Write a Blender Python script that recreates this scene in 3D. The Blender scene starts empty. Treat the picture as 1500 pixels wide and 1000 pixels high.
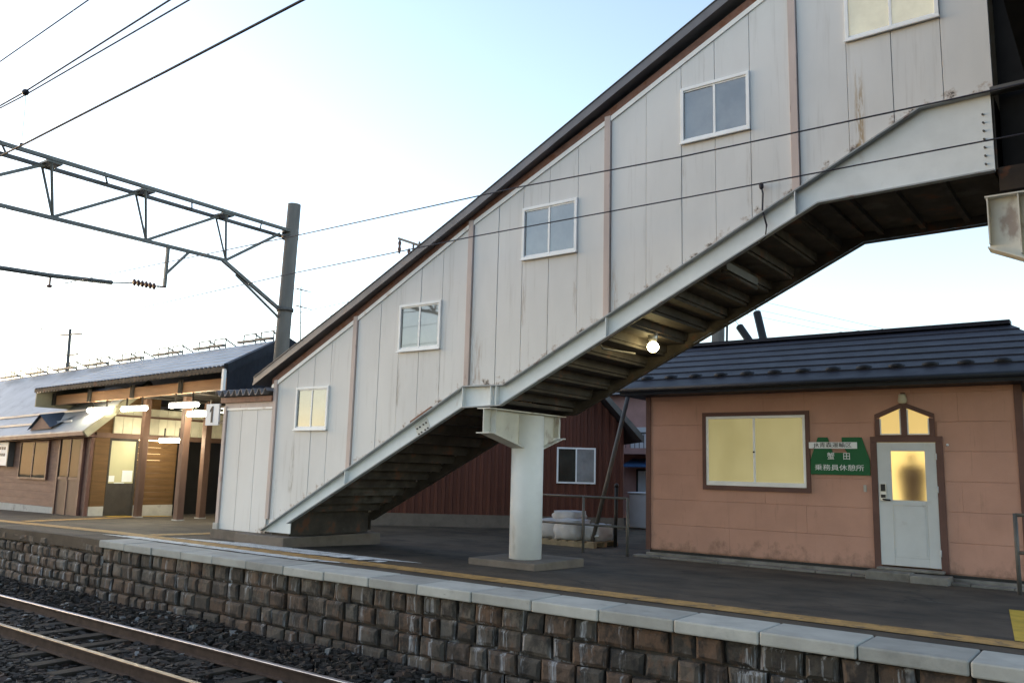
import bpy, bmesh, math, random
from mathutils import Vector, Matrix
random.seed(7)
SC = bpy.context.scene
COL = SC.collection
R = math.radians

# ---------------------------------------------------------------- materials
def nt(name):
    m = bpy.data.materials.new(name); m.use_nodes = True
    t = m.node_tree; t.nodes.clear()
    out = t.nodes.new('ShaderNodeOutputMaterial')
    b = t.nodes.new('ShaderNodeBsdfPrincipled')
    t.links.new(b.outputs[0], out.inputs[0])
    return m, t, b, out

def N(t, kind, **kw):
    n = t.nodes.new(kind)
    for k, v in kw.items(): setattr(n, k, v)
    return n

def mapped(t, stretch):
    g = N(t, 'ShaderNodeNewGeometry'); mp = N(t, 'ShaderNodeMapping')
    mp.inputs['Scale'].default_value = stretch
    t.links.new(g.outputs['Position'], mp.inputs['Vector'])
    return mp.outputs[0]

def noise(t, scale, stretch=(1, 1, 1), detail=5, rough=.6):
    n = N(t, 'ShaderNodeTexNoise'); n.inputs['Scale'].default_value = scale
    n.inputs['Detail'].default_value = detail; n.inputs['Roughness'].default_value = rough
    t.links.new(mapped(t, stretch), n.inputs['Vector'])
    return n.outputs['Fac']

def ramp(t, fac, lo, hi):
    r = N(t, 'ShaderNodeMapRange', interpolation_type='SMOOTHSTEP')
    r.inputs['From Min'].default_value = lo; r.inputs['From Max'].default_value = hi
    t.links.new(fac, r.inputs['Value'])
    return r.outputs[0]

def math_(t, op, a, b=None, c=None):
    n = N(t, 'ShaderNodeMath', operation=op)
    for i, v in enumerate((a, b, c)):
        if v is None: continue
        if isinstance(v, (int, float)): n.inputs[i].default_value = v
        else: t.links.new(v, n.inputs[i])
    return n.outputs[0]

def mix(t, fac, a, b):
    n = N(t, 'ShaderNodeMix', data_type='RGBA')
    for s, v in ((0, fac), (6, a), (7, b)):
        if isinstance(v, (int, float)): n.inputs[s].default_value = v
        elif isinstance(v, tuple): n.inputs[s].default_value = (v + (1,))[:4]
        else: t.links.new(v, n.inputs[s])
    return n.outputs[2]

def shade(c, k): return tuple(min(1, x * k) for x in c)

def M(name, col, rough=.6, metal=0., var=.14, scale=3., stretch=(1, 1, 1), bump=0., bscale=60., dirts=(), spec=.25):
    """noise-varied paint/concrete/metal; dirts = [(colour, lo, hi, scale, stretch, strength)]"""
    m, t, b, out = nt(name)
    c = mix(t, ramp(t, noise(t, scale, stretch), .3, .7), shade(col, 1 - var), shade(col, 1 + var))
    for (dc, lo, hi, sc, st, k) in dirts:
        f = math_(t, 'MULTIPLY', ramp(t, noise(t, sc, st), lo, hi), k)
        c = mix(t, f, c, dc)
    t.links.new(c, b.inputs['Base Color'])
    rr = math_(t, 'MULTIPLY_ADD', noise(t, scale * 2.3), .3, rough - .15)
    t.links.new(rr, b.inputs['Roughness'])
    b.inputs['Metallic'].default_value = metal
    b.inputs['Specular IOR Level'].default_value = spec
    if bump:
        bp = N(t, 'ShaderNodeBump'); bp.inputs['Strength'].default_value = bump; bp.inputs['Distance'].default_value = .02
        t.links.new(noise(t, bscale, detail=4), bp.inputs['Height']); t.links.new(bp.outputs[0], b.inputs['Normal'])
    return m

def emis(name, col, k, base=(.8, .8, .8)):
    m, t, b, out = nt(name)
    b.inputs['Base Color'].default_value = base + (1,)
    b.inputs['Emission Color'].default_value = col + (1,)
    b.inputs['Emission Strength'].default_value = k
    return m

def pane(name, body, gloss, emit=None, ek=0., rough=.03):
    m, t, b, out = nt(name)
    c = mix(t, ramp(t, noise(t, 1.6), .35, .65), shade(body, .75), shade(body, 1.2))
    t.links.new(c, b.inputs['Base Color']); b.inputs['Roughness'].default_value = .8; b.inputs['Specular IOR Level'].default_value = .05
    if emit:
        b.inputs['Emission Color'].default_value = emit + (1,); b.inputs['Emission Strength'].default_value = ek
    g = N(t, 'ShaderNodeBsdfGlossy'); g.inputs['Roughness'].default_value = rough
    g.inputs['Color'].default_value = (.95, .95, .95, 1)
    bp = N(t, 'ShaderNodeBump'); bp.inputs['Strength'].default_value = .04; bp.inputs['Distance'].default_value = .02
    t.links.new(noise(t, 2.2, detail=1), bp.inputs['Height']); t.links.new(bp.outputs[0], g.inputs['Normal'])
    ms = N(t, 'ShaderNodeMixShader'); ms.inputs[0].default_value = gloss
    t.links.new(b.outputs[0], ms.inputs[1]); t.links.new(g.outputs[0], ms.inputs[2]); t.links.new(ms.outputs[0], out.inputs[0])
    return m

RUST = (.16, .055, .022)
GRIME = (.09, .08, .07)
mt = {}
mt['asphalt'] = M('asphalt', (.052, .039, .028), .85, var=.4, scale=1.3, bump=.35, bscale=90,
                  dirts=[((.085, .066, .048), .50, .66, .45, (1, 1, 1), .8), ((.016, .014, .012), .55, .7, 2.2, (.5, 1.4, 1), .7), ((.16, .155, .15), .72, .76, 7, (1, 1, 1), .5), ((.011, .009, .008), .56, .70, .9, (.35, 1.6, 1), .65), ((.13, .12, .105), .66, .70, 2.4, (.5, 2, 1), .35)], spec=.35)
def cracks(m, scale, col, k, w):
    t = m.node_tree; bs = [n for n in t.nodes if n.type == 'BSDF_PRINCIPLED'][0]
    src = bs.inputs['Base Color'].links[0].from_socket
    v = N(t, 'ShaderNodeTexVoronoi', feature='DISTANCE_TO_EDGE'); v.inputs['Scale'].default_value = scale
    ad = N(t, 'ShaderNodeVectorMath', operation='ADD'); nz = N(t, 'ShaderNodeTexNoise'); nz.inputs['Scale'].default_value = 2.5; nz.inputs['Detail'].default_value = 5
    mp = mapped(t, (1, 1, 1)); t.links.new(mp, nz.inputs['Vector']); t.links.new(mp, ad.inputs[0])
    sc_ = N(t, 'ShaderNodeVectorMath', operation='SCALE'); sc_.inputs['Scale'].default_value = .5; t.links.new(nz.outputs['Color'], sc_.inputs[0]); t.links.new(sc_.outputs[0], ad.inputs[1])
    t.links.new(ad.outputs[0], v.inputs['Vector'])
    f = math_(t, 'MULTIPLY', math_(t, 'SUBTRACT', 1, ramp(t, v.outputs['Distance'], 0, w)), math_(t, 'MULTIPLY', ramp(t, noise(t, .7), .45, .6), k))
    t.links.new(mix(t, f, src, col), bs.inputs['Base Color'])
cracks(mt['asphalt'], .45, (.008, .007, .006), .9, .012)
mt['apron'] = M('apron_concrete', (.2, .185, .165), .85, var=.25, scale=3, bump=.3, bscale=40, dirts=[(GRIME, .5, .7, 2, (1, 1, 1), .7)])
mt['earth'] = M('earth', (.06, .052, .042), .95, var=.3, scale=2, bump=.4, bscale=20)
mt['coping'] = M('coping_concrete', (.36, .35, .32), .8, var=.12, scale=2.5, bump=.2, bscale=50,
                 dirts=[((.2, .2, .19), .55, .8, 3, (1, 1, 1), .7), (GRIME, .66, .75, 9, (1, 1, 3), .4)])
mt['yellow'] = M('worn_yellow_paint', (.36, .21, .07), .75, var=.25, scale=5, bump=.25, bscale=60, dirts=[((.11, .085, .06), .52, .66, 6, (1, 1, 1), .75), ((.07, .06, .05), .56, .64, 30, (1, 1, 1), .5)])
mt['yellow2'] = M('fresh_yellow_paint', (.5, .33, .04), .6, var=.15, scale=5, dirts=[((.15, .12, .06), .6, .75, 7, (1, 1, 1), .6)])
mt['whiteline'] = M('worn_white_paint', (.66, .66, .65), .7, var=.12, scale=6, dirts=[((.1, .09, .085), .56, .66, 7, (1, 1, 1), .8)])
mt['ballastbed'] = M('ballast_bed', (.009, .007, .0055), .95, var=.5, scale=14, bump=.9, bscale=22)
mt['rust'] = M('rail_rust', (.06, .035, .024), .8, var=.3, scale=6)
mt['railtop'] = M('rail_polished', (.52, .46, .45), .42, metal=1, var=.1, scale=6)
mt['railtop2'] = M('rail_worn_brown', (.30, .235, .17), .48, metal=1, var=.15, scale=6)
mt['sleeper'] = M('sleeper_wood', (.036, .028, .021), .9, var=.35, scale=4, stretch=(3, .5, 1), bump=.4, bscale=25)
mt['pole'] = M('mast_concrete', (.15, .136, .118), .8, var=.15, scale=2, stretch=(2, 2, .4), bump=.15, bscale=40)
mt['galv'] = M('galvanised_green_grey', (.115, .115, .108), .5, metal=.4, var=.15, scale=4, dirts=[(RUST, .62, .72, 4, (1, 1, 1), .4)])
mt['wire'] = M('wire_dark', (.035, .033, .045), .5, var=.1)
mt['porcelain'] = M('porcelain_brown', (.11, .055, .045), .25, var=.1)
mt['rosepaint'] = M('rose_beige_post', (.50, .41, .375), .6, var=.1, scale=3, stretch=(1, 1, .3), dirts=[(RUST, .6, .75, 6, (2, 2, .5), .6)])
mt['trimbrown'] = M('rusty_brown_trim', (.21, .105, .075), .6, var=.25, scale=5, dirts=[(RUST, .5, .65, 5, (1, 1, 1), .8)])
mt['roofbrown'] = M('stair_roof_metal', (.16, .15, .155), .42, metal=.25, var=.15, scale=2, dirts=[((.17, .11, .085), .55, .75, 2, (1, 1, 1), .5)])
mt['flash'] = M('white_flashing', (.82, .80, .77), .45, var=.05, dirts=[((.5, .36, .27), .6, .75, 4, (1, 1, 1), .6)])
mt['girder'] = M('girder_pale_blue_paint', (.70, .73, .735), .5, var=.06, scale=2.5, dirts=[((.38, .33, .27), .62, .74, 3, (1, 1, .5), .5)])
mt['flange'] = M('flange_grey_paint', (.33, .35, .36), .55, var=.12, scale=3, dirts=[(RUST, .6, .7, 5, (1, 1, 1), .6)])
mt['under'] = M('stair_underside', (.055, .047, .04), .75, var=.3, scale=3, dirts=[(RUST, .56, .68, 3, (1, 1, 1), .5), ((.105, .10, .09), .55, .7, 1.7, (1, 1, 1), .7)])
mt['colwhite'] = M('column_white', (.76, .775, .785), .5, var=.06, scale=2, dirts=[((.4, .36, .3), .6, .75, 3, (1, 1, .3), .5)])
mt['beamwhite'] = M('beam_stained_white', (.60, .59, .54), .55, var=.1, scale=3, dirts=[(RUST, .56, .68, 3.2, (1, 1, .6), .55)])
mt['concrete'] = M('footing_concrete', (.155, .128, .105), .85, var=.2, scale=3, bump=.3, bscale=40, dirts=[((.12, .09, .07), .5, .7, 3, (1, 1, 1), .7)])
mt['alu'] = M('aluminium_frame', (.82, .82, .81), .4, metal=0, var=.05)
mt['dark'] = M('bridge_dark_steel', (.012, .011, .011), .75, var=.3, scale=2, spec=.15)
mt['darkrib'] = M('bridge_rusty_steel', (.035, .026, .02), .7, var=.3, scale=2, dirts=[(RUST, .6, .7, 3, (1, 1, 1), .5)], spec=.2)
mt['hutwall'] = M('pink_brown_siding', (.475, .27, .207), .7, var=.07, scale=1.2, bump=.12, bscale=70, dirts=[((.39, .22, .165), .55, .75, 1.2, (1, 1, .6), .6), ((.28, .165, .125), .63, .7, 6, (3, 3, .25), .35)])
def splash(m, col):
    t = m.node_tree; bs = [n for n in t.nodes if n.type == 'BSDF_PRINCIPLED'][0]
    src = bs.inputs['Base Color'].links[0].from_socket
    g_ = N(t, 'ShaderNodeNewGeometry'); sp = N(t, 'ShaderNodeSeparateXYZ'); t.links.new(g_.outputs['Position'], sp.inputs[0])
    th = math_(t, 'SUBTRACT', noise(t, 4, (1, 1, .8), 6, .7), math_(t, 'MULTIPLY', sp.outputs[2], .55))
    c = mix(t, math_(t, 'MULTIPLY', ramp(t, th, .36, .62), .75), src, col)
    st_ = math_(t, 'MULTIPLY', ramp(t, noise(t, 4, (3, 3, .12), 6, .7), .58, .72), .35)
    c = mix(t, st_, c, shade(col, 1.3)); t.links.new(c, bs.inputs['Base Color'])
splash(mt['hutwall'], (.21, .125, .095))
mt['hutroof'] = M('navy_metal_roof', (.012, .013, .022), .55, metal=0, var=.3, scale=1.2, spec=.25)
mt['hutfascia'] = M('black_navy_fascia', (.016, .018, .025), .55, var=.15)
mt['brownframe'] = M('dark_brown_frame', (.12, .062, .052), .55, var=.12)
mt['doorgrey'] = M('door_grey_paint', (.54, .56, .575), .5, var=.05, scale=2, dirts=[((.36, .34, .32), .6, .75, 3, (1, 1, 1), .5)])
mt['black'] = M('black_fitting', (.02, .02, .02), .4, var=.1)
mt['steel'] = M('fitting_steel', (.45, .45, .45), .35, metal=.8, var=.1)
mt['green'] = M('sign_green', (.012, .105, .038), .55, var=.06)
mt['signwhite'] = M('sign_white', (.74, .75, .77), .5, var=.04)
mt['ink'] = M('sign_ink', (.03, .03, .035), .6, var=.05)
mt['redwall'] = M('red_corrugated_wall', (.105, .036, .023), .6, var=.15, scale=1.5, stretch=(1, 1, .3))
mt['redroof'] = M('red_house_roof', (.03, .026, .03), .6, var=.2)
mt['pinkwall'] = M('pink_house_wall', (.42, .25, .225), .75, var=.08)
mt['blueawning'] = M('blue_awning', (.05, .12, .26), .5, var=.1)
mt['sack'] = M('white_sack_plastic', (.40, .40, .42), .45, var=.1, bump=.4, bscale=12)
mt['palletwood'] = M('pallet_wood', (.24, .185, .12), .85, var=.2, scale=6)
mt['tankwhite'] = M('tank_white', (.55, .57, .60), .5, var=.05)
mt['fencegrey'] = M('pipe_fence_grey', (.11, .105, .10), .55, metal=.3, var=.15)
mt['housewall'] = M('station_brown_siding', (.215, .122, .092), .7, var=.12, scale=2, stretch=(1, 1, 6))
mt['wood'] = M('station_wood_panel', (.125, .068, .028), .7, var=.18, scale=2, stretch=(.6, .6, 6), bump=.1)
mt['postbrown'] = M('post_brown_paint', (.125, .072, .052), .6, var=.12, scale=3, stretch=(1, 1, .4))
mt['greyroof'] = M('station_grey_roof', (.33, .34, .365), .5, metal=.15, var=.1, scale=1.2, dirts=[((.2, .2, .22), .55, .7, 1.5, (1, 3, 1), .6)])
mt['blueroof'] = M('dormer_blue_roof', (.08, .11, .17), .5, metal=.2, var=.1)
mt['darksoffit'] = M('dark_soffit', (.05, .043, .038), .7, var=.15)
mt['navygable'] = M('navy_gable', (.02, .022, .03), .65, var=.2)
mt['orangebeam'] = M('orange_wood_beam', (.45, .24, .13), .6, var=.12, scale=2, stretch=(.5, 1, 5))
mt['cream'] = M('cream_panel', (.56, .52, .40), .7, var=.08)
mt['plinth'] = M('plinth_concrete', (.42, .40, .37), .8, var=.12, dirts=[(GRIME, .55, .75, 3, (1, 1, 1), .6)])
mt['olivefascia'] = M('olive_fascia', (.27, .25, .18), .6, var=.1)
mt['darkglass'] = pane('dark_glass', (.03, .034, .028), .02)
mt['redglass'] = pane('old_house_glass', (.18, .22, .23), .12)
mt['pane'] = pane('stair_glass', (.15, .145, .13), .16)
mt['panelit'] = pane('lit_stair_glass', (.40, .38, .27), .16, (1, .85, .5), .09)
mt['curtain'] = emis('lit_curtain', (1, .78, .30), .36, (.5, .45, .25))
mt['transom'] = emis('lit_transom_glass', (1, .66, .20), .16, (.5, .4, .2))
mt['roomlight'] = emis('lit_room_wall', (1, .74, .27), .34, (.6, .5, .3))
mt['counter'] = emis('lit_ticket_glass', (1, .85, .42), .05, (.35, .33, .2))
mt['tube'] = emis('fluorescent_tube', (1, .92, .66), 28)
mt['bulb'] = emis('lamp_globe', (1, .82, .40), 14)
mt['orangebulb'] = emis('orange_bulb', (1, .32, .06), 6)

# frosted door glass: really see-through, roughly
def frosted():
    m, t, b, out = nt('frosted_glass')
    b.inputs['Base Color'].default_value = (.95, .93, .85, 1)
    b.inputs['Transmission Weight'].default_value = 1
    b.inputs['Roughness'].default_value = .62; b.inputs['IOR'].default_value = 1.3
    return m
mt['frosted'] = frosted()

# stair side panels: chalky grey-white, streaks, peeling along the girder line
def panelmat():
    m, t, b, out = nt('stair_white_panel')
    c = mix(t, ramp(t, noise(t, 1.1, (1, 1, .5)), .3, .7), (.575, .57, .56), (.65, .645, .635))
    att = N(t, 'ShaderNodeAttribute', attribute_name='tint')
    c = mix(t, math_(t, 'MULTIPLY', att.outputs['Fac'], .35), c, (.66, .645, .62))
    st = math_(t, 'MULTIPLY', ramp(t, noise(t, 5, (2.6, 2.6, .14)), .55, .78), .5)
    c = mix(t, st, c, (.43, .41, .385))
    st2 = math_(t, 'MULTIPLY', ramp(t, noise(t, 3, (3, 3, .2), 6, .7), .64, .74), .5)
    c = mix(t, st2, c, (.30, .275, .25))
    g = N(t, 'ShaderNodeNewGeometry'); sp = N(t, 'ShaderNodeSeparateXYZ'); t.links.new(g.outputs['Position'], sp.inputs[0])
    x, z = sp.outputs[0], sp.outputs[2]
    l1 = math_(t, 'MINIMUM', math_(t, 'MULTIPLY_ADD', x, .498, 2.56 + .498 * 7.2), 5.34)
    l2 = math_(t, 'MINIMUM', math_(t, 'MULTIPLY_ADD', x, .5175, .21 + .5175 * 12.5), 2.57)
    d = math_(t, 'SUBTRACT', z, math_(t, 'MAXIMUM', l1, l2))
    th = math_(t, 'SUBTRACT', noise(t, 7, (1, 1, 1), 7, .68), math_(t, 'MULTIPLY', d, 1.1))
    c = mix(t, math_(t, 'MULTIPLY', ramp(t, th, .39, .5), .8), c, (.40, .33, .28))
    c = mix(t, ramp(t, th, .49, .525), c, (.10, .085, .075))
    # a few old water streaks of their own
    for (x0, w, z0, z1, col, k) in ((-2.27, .07, 4.95, 6.3, (.33, .22, .10), .95), (-11.86, .09, .9, 1.95, (.22, .20, .17), .7), (-7.75, .12, 2.6, 3.5, (.32, .2, .13), .6), (-5.45, .08, 3.4, 4.3, (.38, .26, .17), .6), (-9.36, .06, 2.3, 3.19, (.33, .29, .25), .7), (-8.53, .05, 2.5, 3.19, (.36, .31, .27), .6), (-6.93, .06, 3.4, 4.37, (.36, .31, .27), .6), (-6.06, .05, 3.5, 4.37, (.36, .30, .25), .6), (-4.44, .06, 4.7, 5.57, (.36, .31, .26), .5), (-3.57, .05, 4.6, 5.57, (.36, .3, .25), .5), (-10.45, .08, 1.3, 2.5, (.36, .33, .3), .5), (-7.86, .07, 2.6, 4.6, (.40, .34, .29), .5), (-12.3, .1, .4, 1.6, (.33, .3, .27), .5)):
        fx = math_(t, 'SUBTRACT', 1, ramp(t, math_(t, 'ABSOLUTE', math_(t, 'SUBTRACT', x, x0)), w * .2, w))
        fz = math_(t, 'MULTIPLY', ramp(t, z, z0 - .05, z0 + .1), math_(t, 'SUBTRACT', 1, ramp(t, z, z0 + (z1 - z0) * .4, z1)))
        nn = ramp(t, noise(t, 9, (4, 4, .4), 6, .7), .42, .60)
        c = mix(t, math_(t, 'MULTIPLY', math_(t, 'MULTIPLY', fx, fz), math_(t, 'MULTIPLY', nn, k)), c, col)
    t.links.new(c, b.inputs['Base Color']); b.inputs['Roughness'].default_value = .62
    bp = N(t, 'ShaderNodeBump'); bp.inputs['Strength'].default_value = .12; bp.inputs['Distance'].default_value = .03
    t.links.new(noise(t, 5, (1, 1, .35), 3), bp.inputs['Height']); t.links.new(bp.outputs[0], b.inputs['Normal'])
    return m
mt['panel'] = panelmat()

def stonemat():
    m, t, b, out = nt('retaining_wall_stone')
    att = N(t, 'ShaderNodeAttribute', attribute_name='tint'); sp = N(t, 'ShaderNodeSeparateColor')
    t.links.new(att.outputs['Color'], sp.inputs[0])
    c = mix(t, sp.outputs[0], (.05, .04, .031), (.125, .102, .08))
    c = mix(t, math_(t, 'MULTIPLY', ramp(t, sp.outputs[1], .45, .95), .75), c, (.105, .056, .032))
    c = mix(t, math_(t, 'MULTIPLY', ramp(t, noise(t, 4, (1.6, 1.6, 1.0), 7, .7), .42, .62), .85), c, (.018, .014, .012))
    c = mix(t, math_(t, 'MULTIPLY', ramp(t, noise(t, 3.4, (1.8, 1.8, .9), 7, .7), .52, .62), .6), c, (.13, .07, .04))
    w = math_(t, 'MULTIPLY', ramp(t, noise(t, 3.2, (2.6, 2.6, .16), 7, .75), .54, .64), ramp(t, noise(t, .9), .40, .5))
    c = mix(t, math_(t, 'MULTIPLY', w, .85), c, (.36, .355, .36))
    t.links.new(c, b.inputs['Base Color']); b.inputs['Roughness'].default_value = .85
    bp = N(t, 'ShaderNodeBump'); bp.inputs['Strength'].default_value = .6; bp.inputs['Distance'].default_value = .02
    t.links.new(noise(t, 22), bp.inputs['Height']); t.links.new(bp.outputs[0], b.inputs['Normal'])
    return m
mt['stone'] = stonemat()
def ballastmat():
    m, t, b, out = nt('ballast_stone')
    att = N(t, 'ShaderNodeAttribute', attribute_name='tint'); sp = N(t, 'ShaderNodeSeparateColor')
    t.links.new(att.outputs['Color'], sp.inputs[0])
    c = mix(t, sp.outputs[0], (.010, .0075, .0055), (.042, .031, .023))
    c = mix(t, ramp(t, sp.outputs[1], .7, 1), c, (.045, .024, .015))
    c = mix(t, ramp(t, sp.outputs[2], .965, .985), c, (.2, .19, .18))
    t.links.new(c, b.inputs['Base Color']); b.inputs['Roughness'].default_value = .9
    return m
mt['ballast'] = ballastmat()

# ---------------------------------------------------------------- mesh helpers
def root(name, label, cat, loc=(0, 0, 0), group=None):
    o = bpy.data.objects.new(name, None); COL.objects.link(o); o.location = loc; o.empty_display_size = .2
    o['label'] = label; o['category'] = cat
    if group: o['group'] = group
    return o

def tag(o, label, cat, group=None, kind=None):
    o['label'] = label; o['category'] = cat
    if group: o['group'] = group
    if kind: o['kind'] = kind
    return o

def world_loc(o):
    v = Vector(o.location)
    while o.parent: o = o.parent; v += Vector(o.location)
    return v

class MB:
    def __init__(s): s.v = []; s.f = []; s.m = []; s.sm = []; s.tint = []; s.cur = (.5, .5, .5)
    def add(s, vs, fs, mi=0, smooth=False):
        k = len(s.v); s.v += [tuple(v) for v in vs]
        for f in fs: s.f.append([k + i for i in f]); s.m.append(mi); s.sm.append(smooth); s.tint.append(s.cur)
        return s
    def box(s, x0, x1, y0, y1, z0, z1, mi=0):
        vs = [(x, y, z) for x in (x0, x1) for y in (y0, y1) for z in (z0, z1)]
        return s.add(vs, [(0, 1, 3, 2), (4, 6, 7, 5), (0, 4, 5, 1), (2, 3, 7, 6), (0, 2, 6, 4), (1, 5, 7, 3)], mi)
    def hexa(s, p, mi=0):   # 8 points ordered as in box: x,y,z bits
        return s.add(p, [(0, 1, 3, 2), (4, 6, 7, 5), (0, 4, 5, 1), (2, 3, 7, 6), (0, 2, 6, 4), (1, 5, 7, 3)], mi)
    def prism_xz(s, pts, y0, y1, mi=0):
        n = len(pts); vs = [(x, y0, z) for x, z in pts] + [(x, y1, z) for x, z in pts]
        return s.add(vs, [list(range(n)), list(range(2 * n - 1, n - 1, -1))] + [(i, i + n, (i + 1) % n + n, (i + 1) % n) for i in range(n)], mi)
    def prism_yz(s, pts, x0, x1, mi=0):
        n = len(pts); vs = [(x0, y, z) for y, z in pts] + [(x1, y, z) for y, z in pts]
        return s.add(vs, [list(range(n)), list(range(2 * n - 1, n - 1, -1))] + [(i, i + n, (i + 1) % n + n, (i + 1) % n) for i in range(n)], mi)
    def prism_xy(s, pts, z0, z1, mi=0):
        n = len(pts); vs = [(x, y, z0) for x, y in pts] + [(x, y, z1) for x, y in pts]
        return s.add(vs, [list(range(n)), list(range(2 * n - 1, n - 1, -1))] + [(i, i + n, (i + 1) % n + n, (i + 1) % n) for i in range(n)], mi)
    def bar(s, a, b, w, h, up=(0, 0, 1), mi=0):   # rectangular bar from a to b
        a = Vector(a); b = Vector(b); d = (b - a).normalized(); u = Vector(up)
        if abs(d.dot(u)) > .97: u = Vector((1, 0, 0))
        r = d.cross(u).normalized(); u = r.cross(d).normalized()
        p = [e + r * (i * w / 2) + u * (j * h / 2) for e in (a, b) for i in (-1, 1) for j in (-1, 1)]
        return s.hexa(p, mi)
    def tube(s, pts, r, n=8, mi=0, cap=True):
        pts = [Vector(p) for p in pts]; rs = r if isinstance(r, (list, tuple)) else [r] * len(pts)
        vs = []
        for i, p in enumerate(pts):
            d = (pts[min(i + 1, len(pts) - 1)] - pts[max(i - 1, 0)]).normalized()
            u = Vector((0, 0, 1)) if abs(d.z) < .95 else Vector((1, 0, 0))
            a = d.cross(u).normalized(); c = a.cross(d)
            vs += [p + (a * math.cos(2 * math.pi * k / n) + c * math.sin(2 * math.pi * k / n)) * rs[i] for k in range(n)]
        fs = [(i * n + k, i * n + (k + 1) % n, (i + 1) * n + (k + 1) % n, (i + 1) * n + k) for i in range(len(pts) - 1) for k in range(n)]
        s.add(vs, fs, mi, True)
        if cap:
            b = len(s.v) - len(vs)
            s.f.append([b + k for k in range(n)][::-1]); s.f.append([b + (len(pts) - 1) * n + k for k in range(n)])
            s.m += [mi, mi]; s.sm += [False, False]; s.tint += [s.cur, s.cur]
        return s
    def ball(s, c, rx, ry=None, rz=None, n=12, m=8, mi=0):
        ry = ry or rx; rz = rz or rx; c = Vector(c)
        pts = []; vs = [c + Vector((0, 0, rz))]
        for i in range(1, m):
            th = math.pi * i / m
            for k in range(n):
                a = 2 * math.pi * k / n
                vs.append(c + Vector((rx * math.sin(th) * math.cos(a), ry * math.sin(th) * math.sin(a), rz * math.cos(th))))
        vs.append(c - Vector((0, 0, rz)))
        fs = [(0, 1 + k, 1 + (k + 1) % n) for k in range(n)]
        for i in range(m - 2):
            for k in range(n):
                a = 1 + i * n + k; b = 1 + i * n + (k + 1) % n
                fs.append((a, a + n, b + n, b))
        e = len(vs) - 1
        fs += [(e, e - n + (k + 1) % n, e - n + k) for k in range(n)]
        return s.add(vs, fs, mi, True)
    def build(s, name, mats, parent=None, bevel=0., tint=False, origin=None):
        if isinstance(mats, str): mats = [mats]
        if parent: off = world_loc(parent)
        elif origin is not None: off = Vector(origin)
        else:
            xs, ys, zs = zip(*s.v); off = Vector(((min(xs) + max(xs)) / 2, (min(ys) + max(ys)) / 2, min(zs)))
        me = bpy.data.meshes.new(name)
        me.from_pydata([(x - off.x, y - off.y, z - off.z) for x, y, z in s.v], [], s.f)
        for k in mats: me.materials.append(mt[k])
        me.polygons.foreach_set('material_index', s.m); me.polygons.foreach_set('use_smooth', s.sm)
        if tint:
            a = me.attributes.new('tint', 'FLOAT_COLOR', 'CORNER'); buf = []
            for f, c in zip(s.f, s.tint):
                for _ in f: buf += [c[0], c[1], c[2], 1]
            a.data.foreach_set('color', buf)
        bm = bmesh.new(); bm.from_mesh(me); bmesh.ops.recalc_face_normals(bm, faces=bm.faces); bm.to_mesh(me); bm.free()
        me.update()
        o = bpy.data.objects.new(name, me); COL.objects.link(o)
        if parent: o.parent = parent
        else: o.location = off
        if bevel:
            b = o.modifiers.new('bevel', 'BEVEL'); b.width = bevel; b.segments = 2; b.limit_method = 'ANGLE'; b.angle_limit = R(40)
        return o

def text(body, size, loc, mat, name, parent, depth=.004, sx=1., fat=0.):
    cu = bpy.data.curves.new(name, 'FONT'); cu.body = body; cu.size = size; cu.extrude = depth; cu.offset = fat; cu.align_x = 'CENTER'; cu.align_y = 'CENTER'
    tmp = bpy.data.objects.new(name, cu); COL.objects.link(tmp)
    bpy.context.view_layer.update()
    me = bpy.data.meshes.new_from_object(tmp.evaluated_get(bpy.context.evaluated_depsgraph_get()))
    bpy.data.objects.remove(tmp); me.materials.clear(); me.materials.append(mt[mat])
    me.transform(Matrix.Diagonal((sx, 1, 1, 1))); me.transform(Matrix.Rotation(R(90), 4, 'X'))
    o = bpy.data.objects.new(name, me); COL.objects.link(o); o.parent = parent
    o.location = Vector(loc) - world_loc(parent)
    return o

def copy_thing(src, loc, label=None):
    c = src.copy(); COL.objects.link(c); c.location = loc
    if label: c['label'] = label
    for ch in list(src.children):
        d = ch.copy(); COL.objects.link(d); d.parent = c
        for g2 in list(ch.children):
            e = g2.copy(); COL.objects.link(e); e.parent = d
    return c

def lerp(a, b, t): return a + (b - a) * t
def poly_z(pl, x):
    if x <= pl[0][0]: return pl[0][1]
    for (xa, za), (xb, zb) in zip(pl, pl[1:]):
        if x <= xb: return lerp(za, zb, (x - xa) / (xb - xa))
    return pl[-1][1]

def g(x, y):    # platform surface height
    return -.024 * max(0, min(y, 14.2) - 9) - .012 * max(0, -x - 16)

# ---------------------------------------------------------------- ground, platform, track
b = MB()
b.add([(-600, -40, -1.2), (600, -40, -1.2), (600, 7.4, -1.2), (-600, 7.4, -1.2)], [(0, 1, 2, 3)])
o = b.build('track_bed', 'ballastbed', origin=(0, 0, 0)); o['kind'] = 'structure'
b = MB()
b.add([(-600, 8.0, -.62), (600, 8.0, -.62), (600, 900, -.62), (-600, 900, -.62)], [(0, 1, 2, 3)])
o = b.build('ground', 'earth', origin=(0, 0, 0)); o['kind'] = 'structure'

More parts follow.
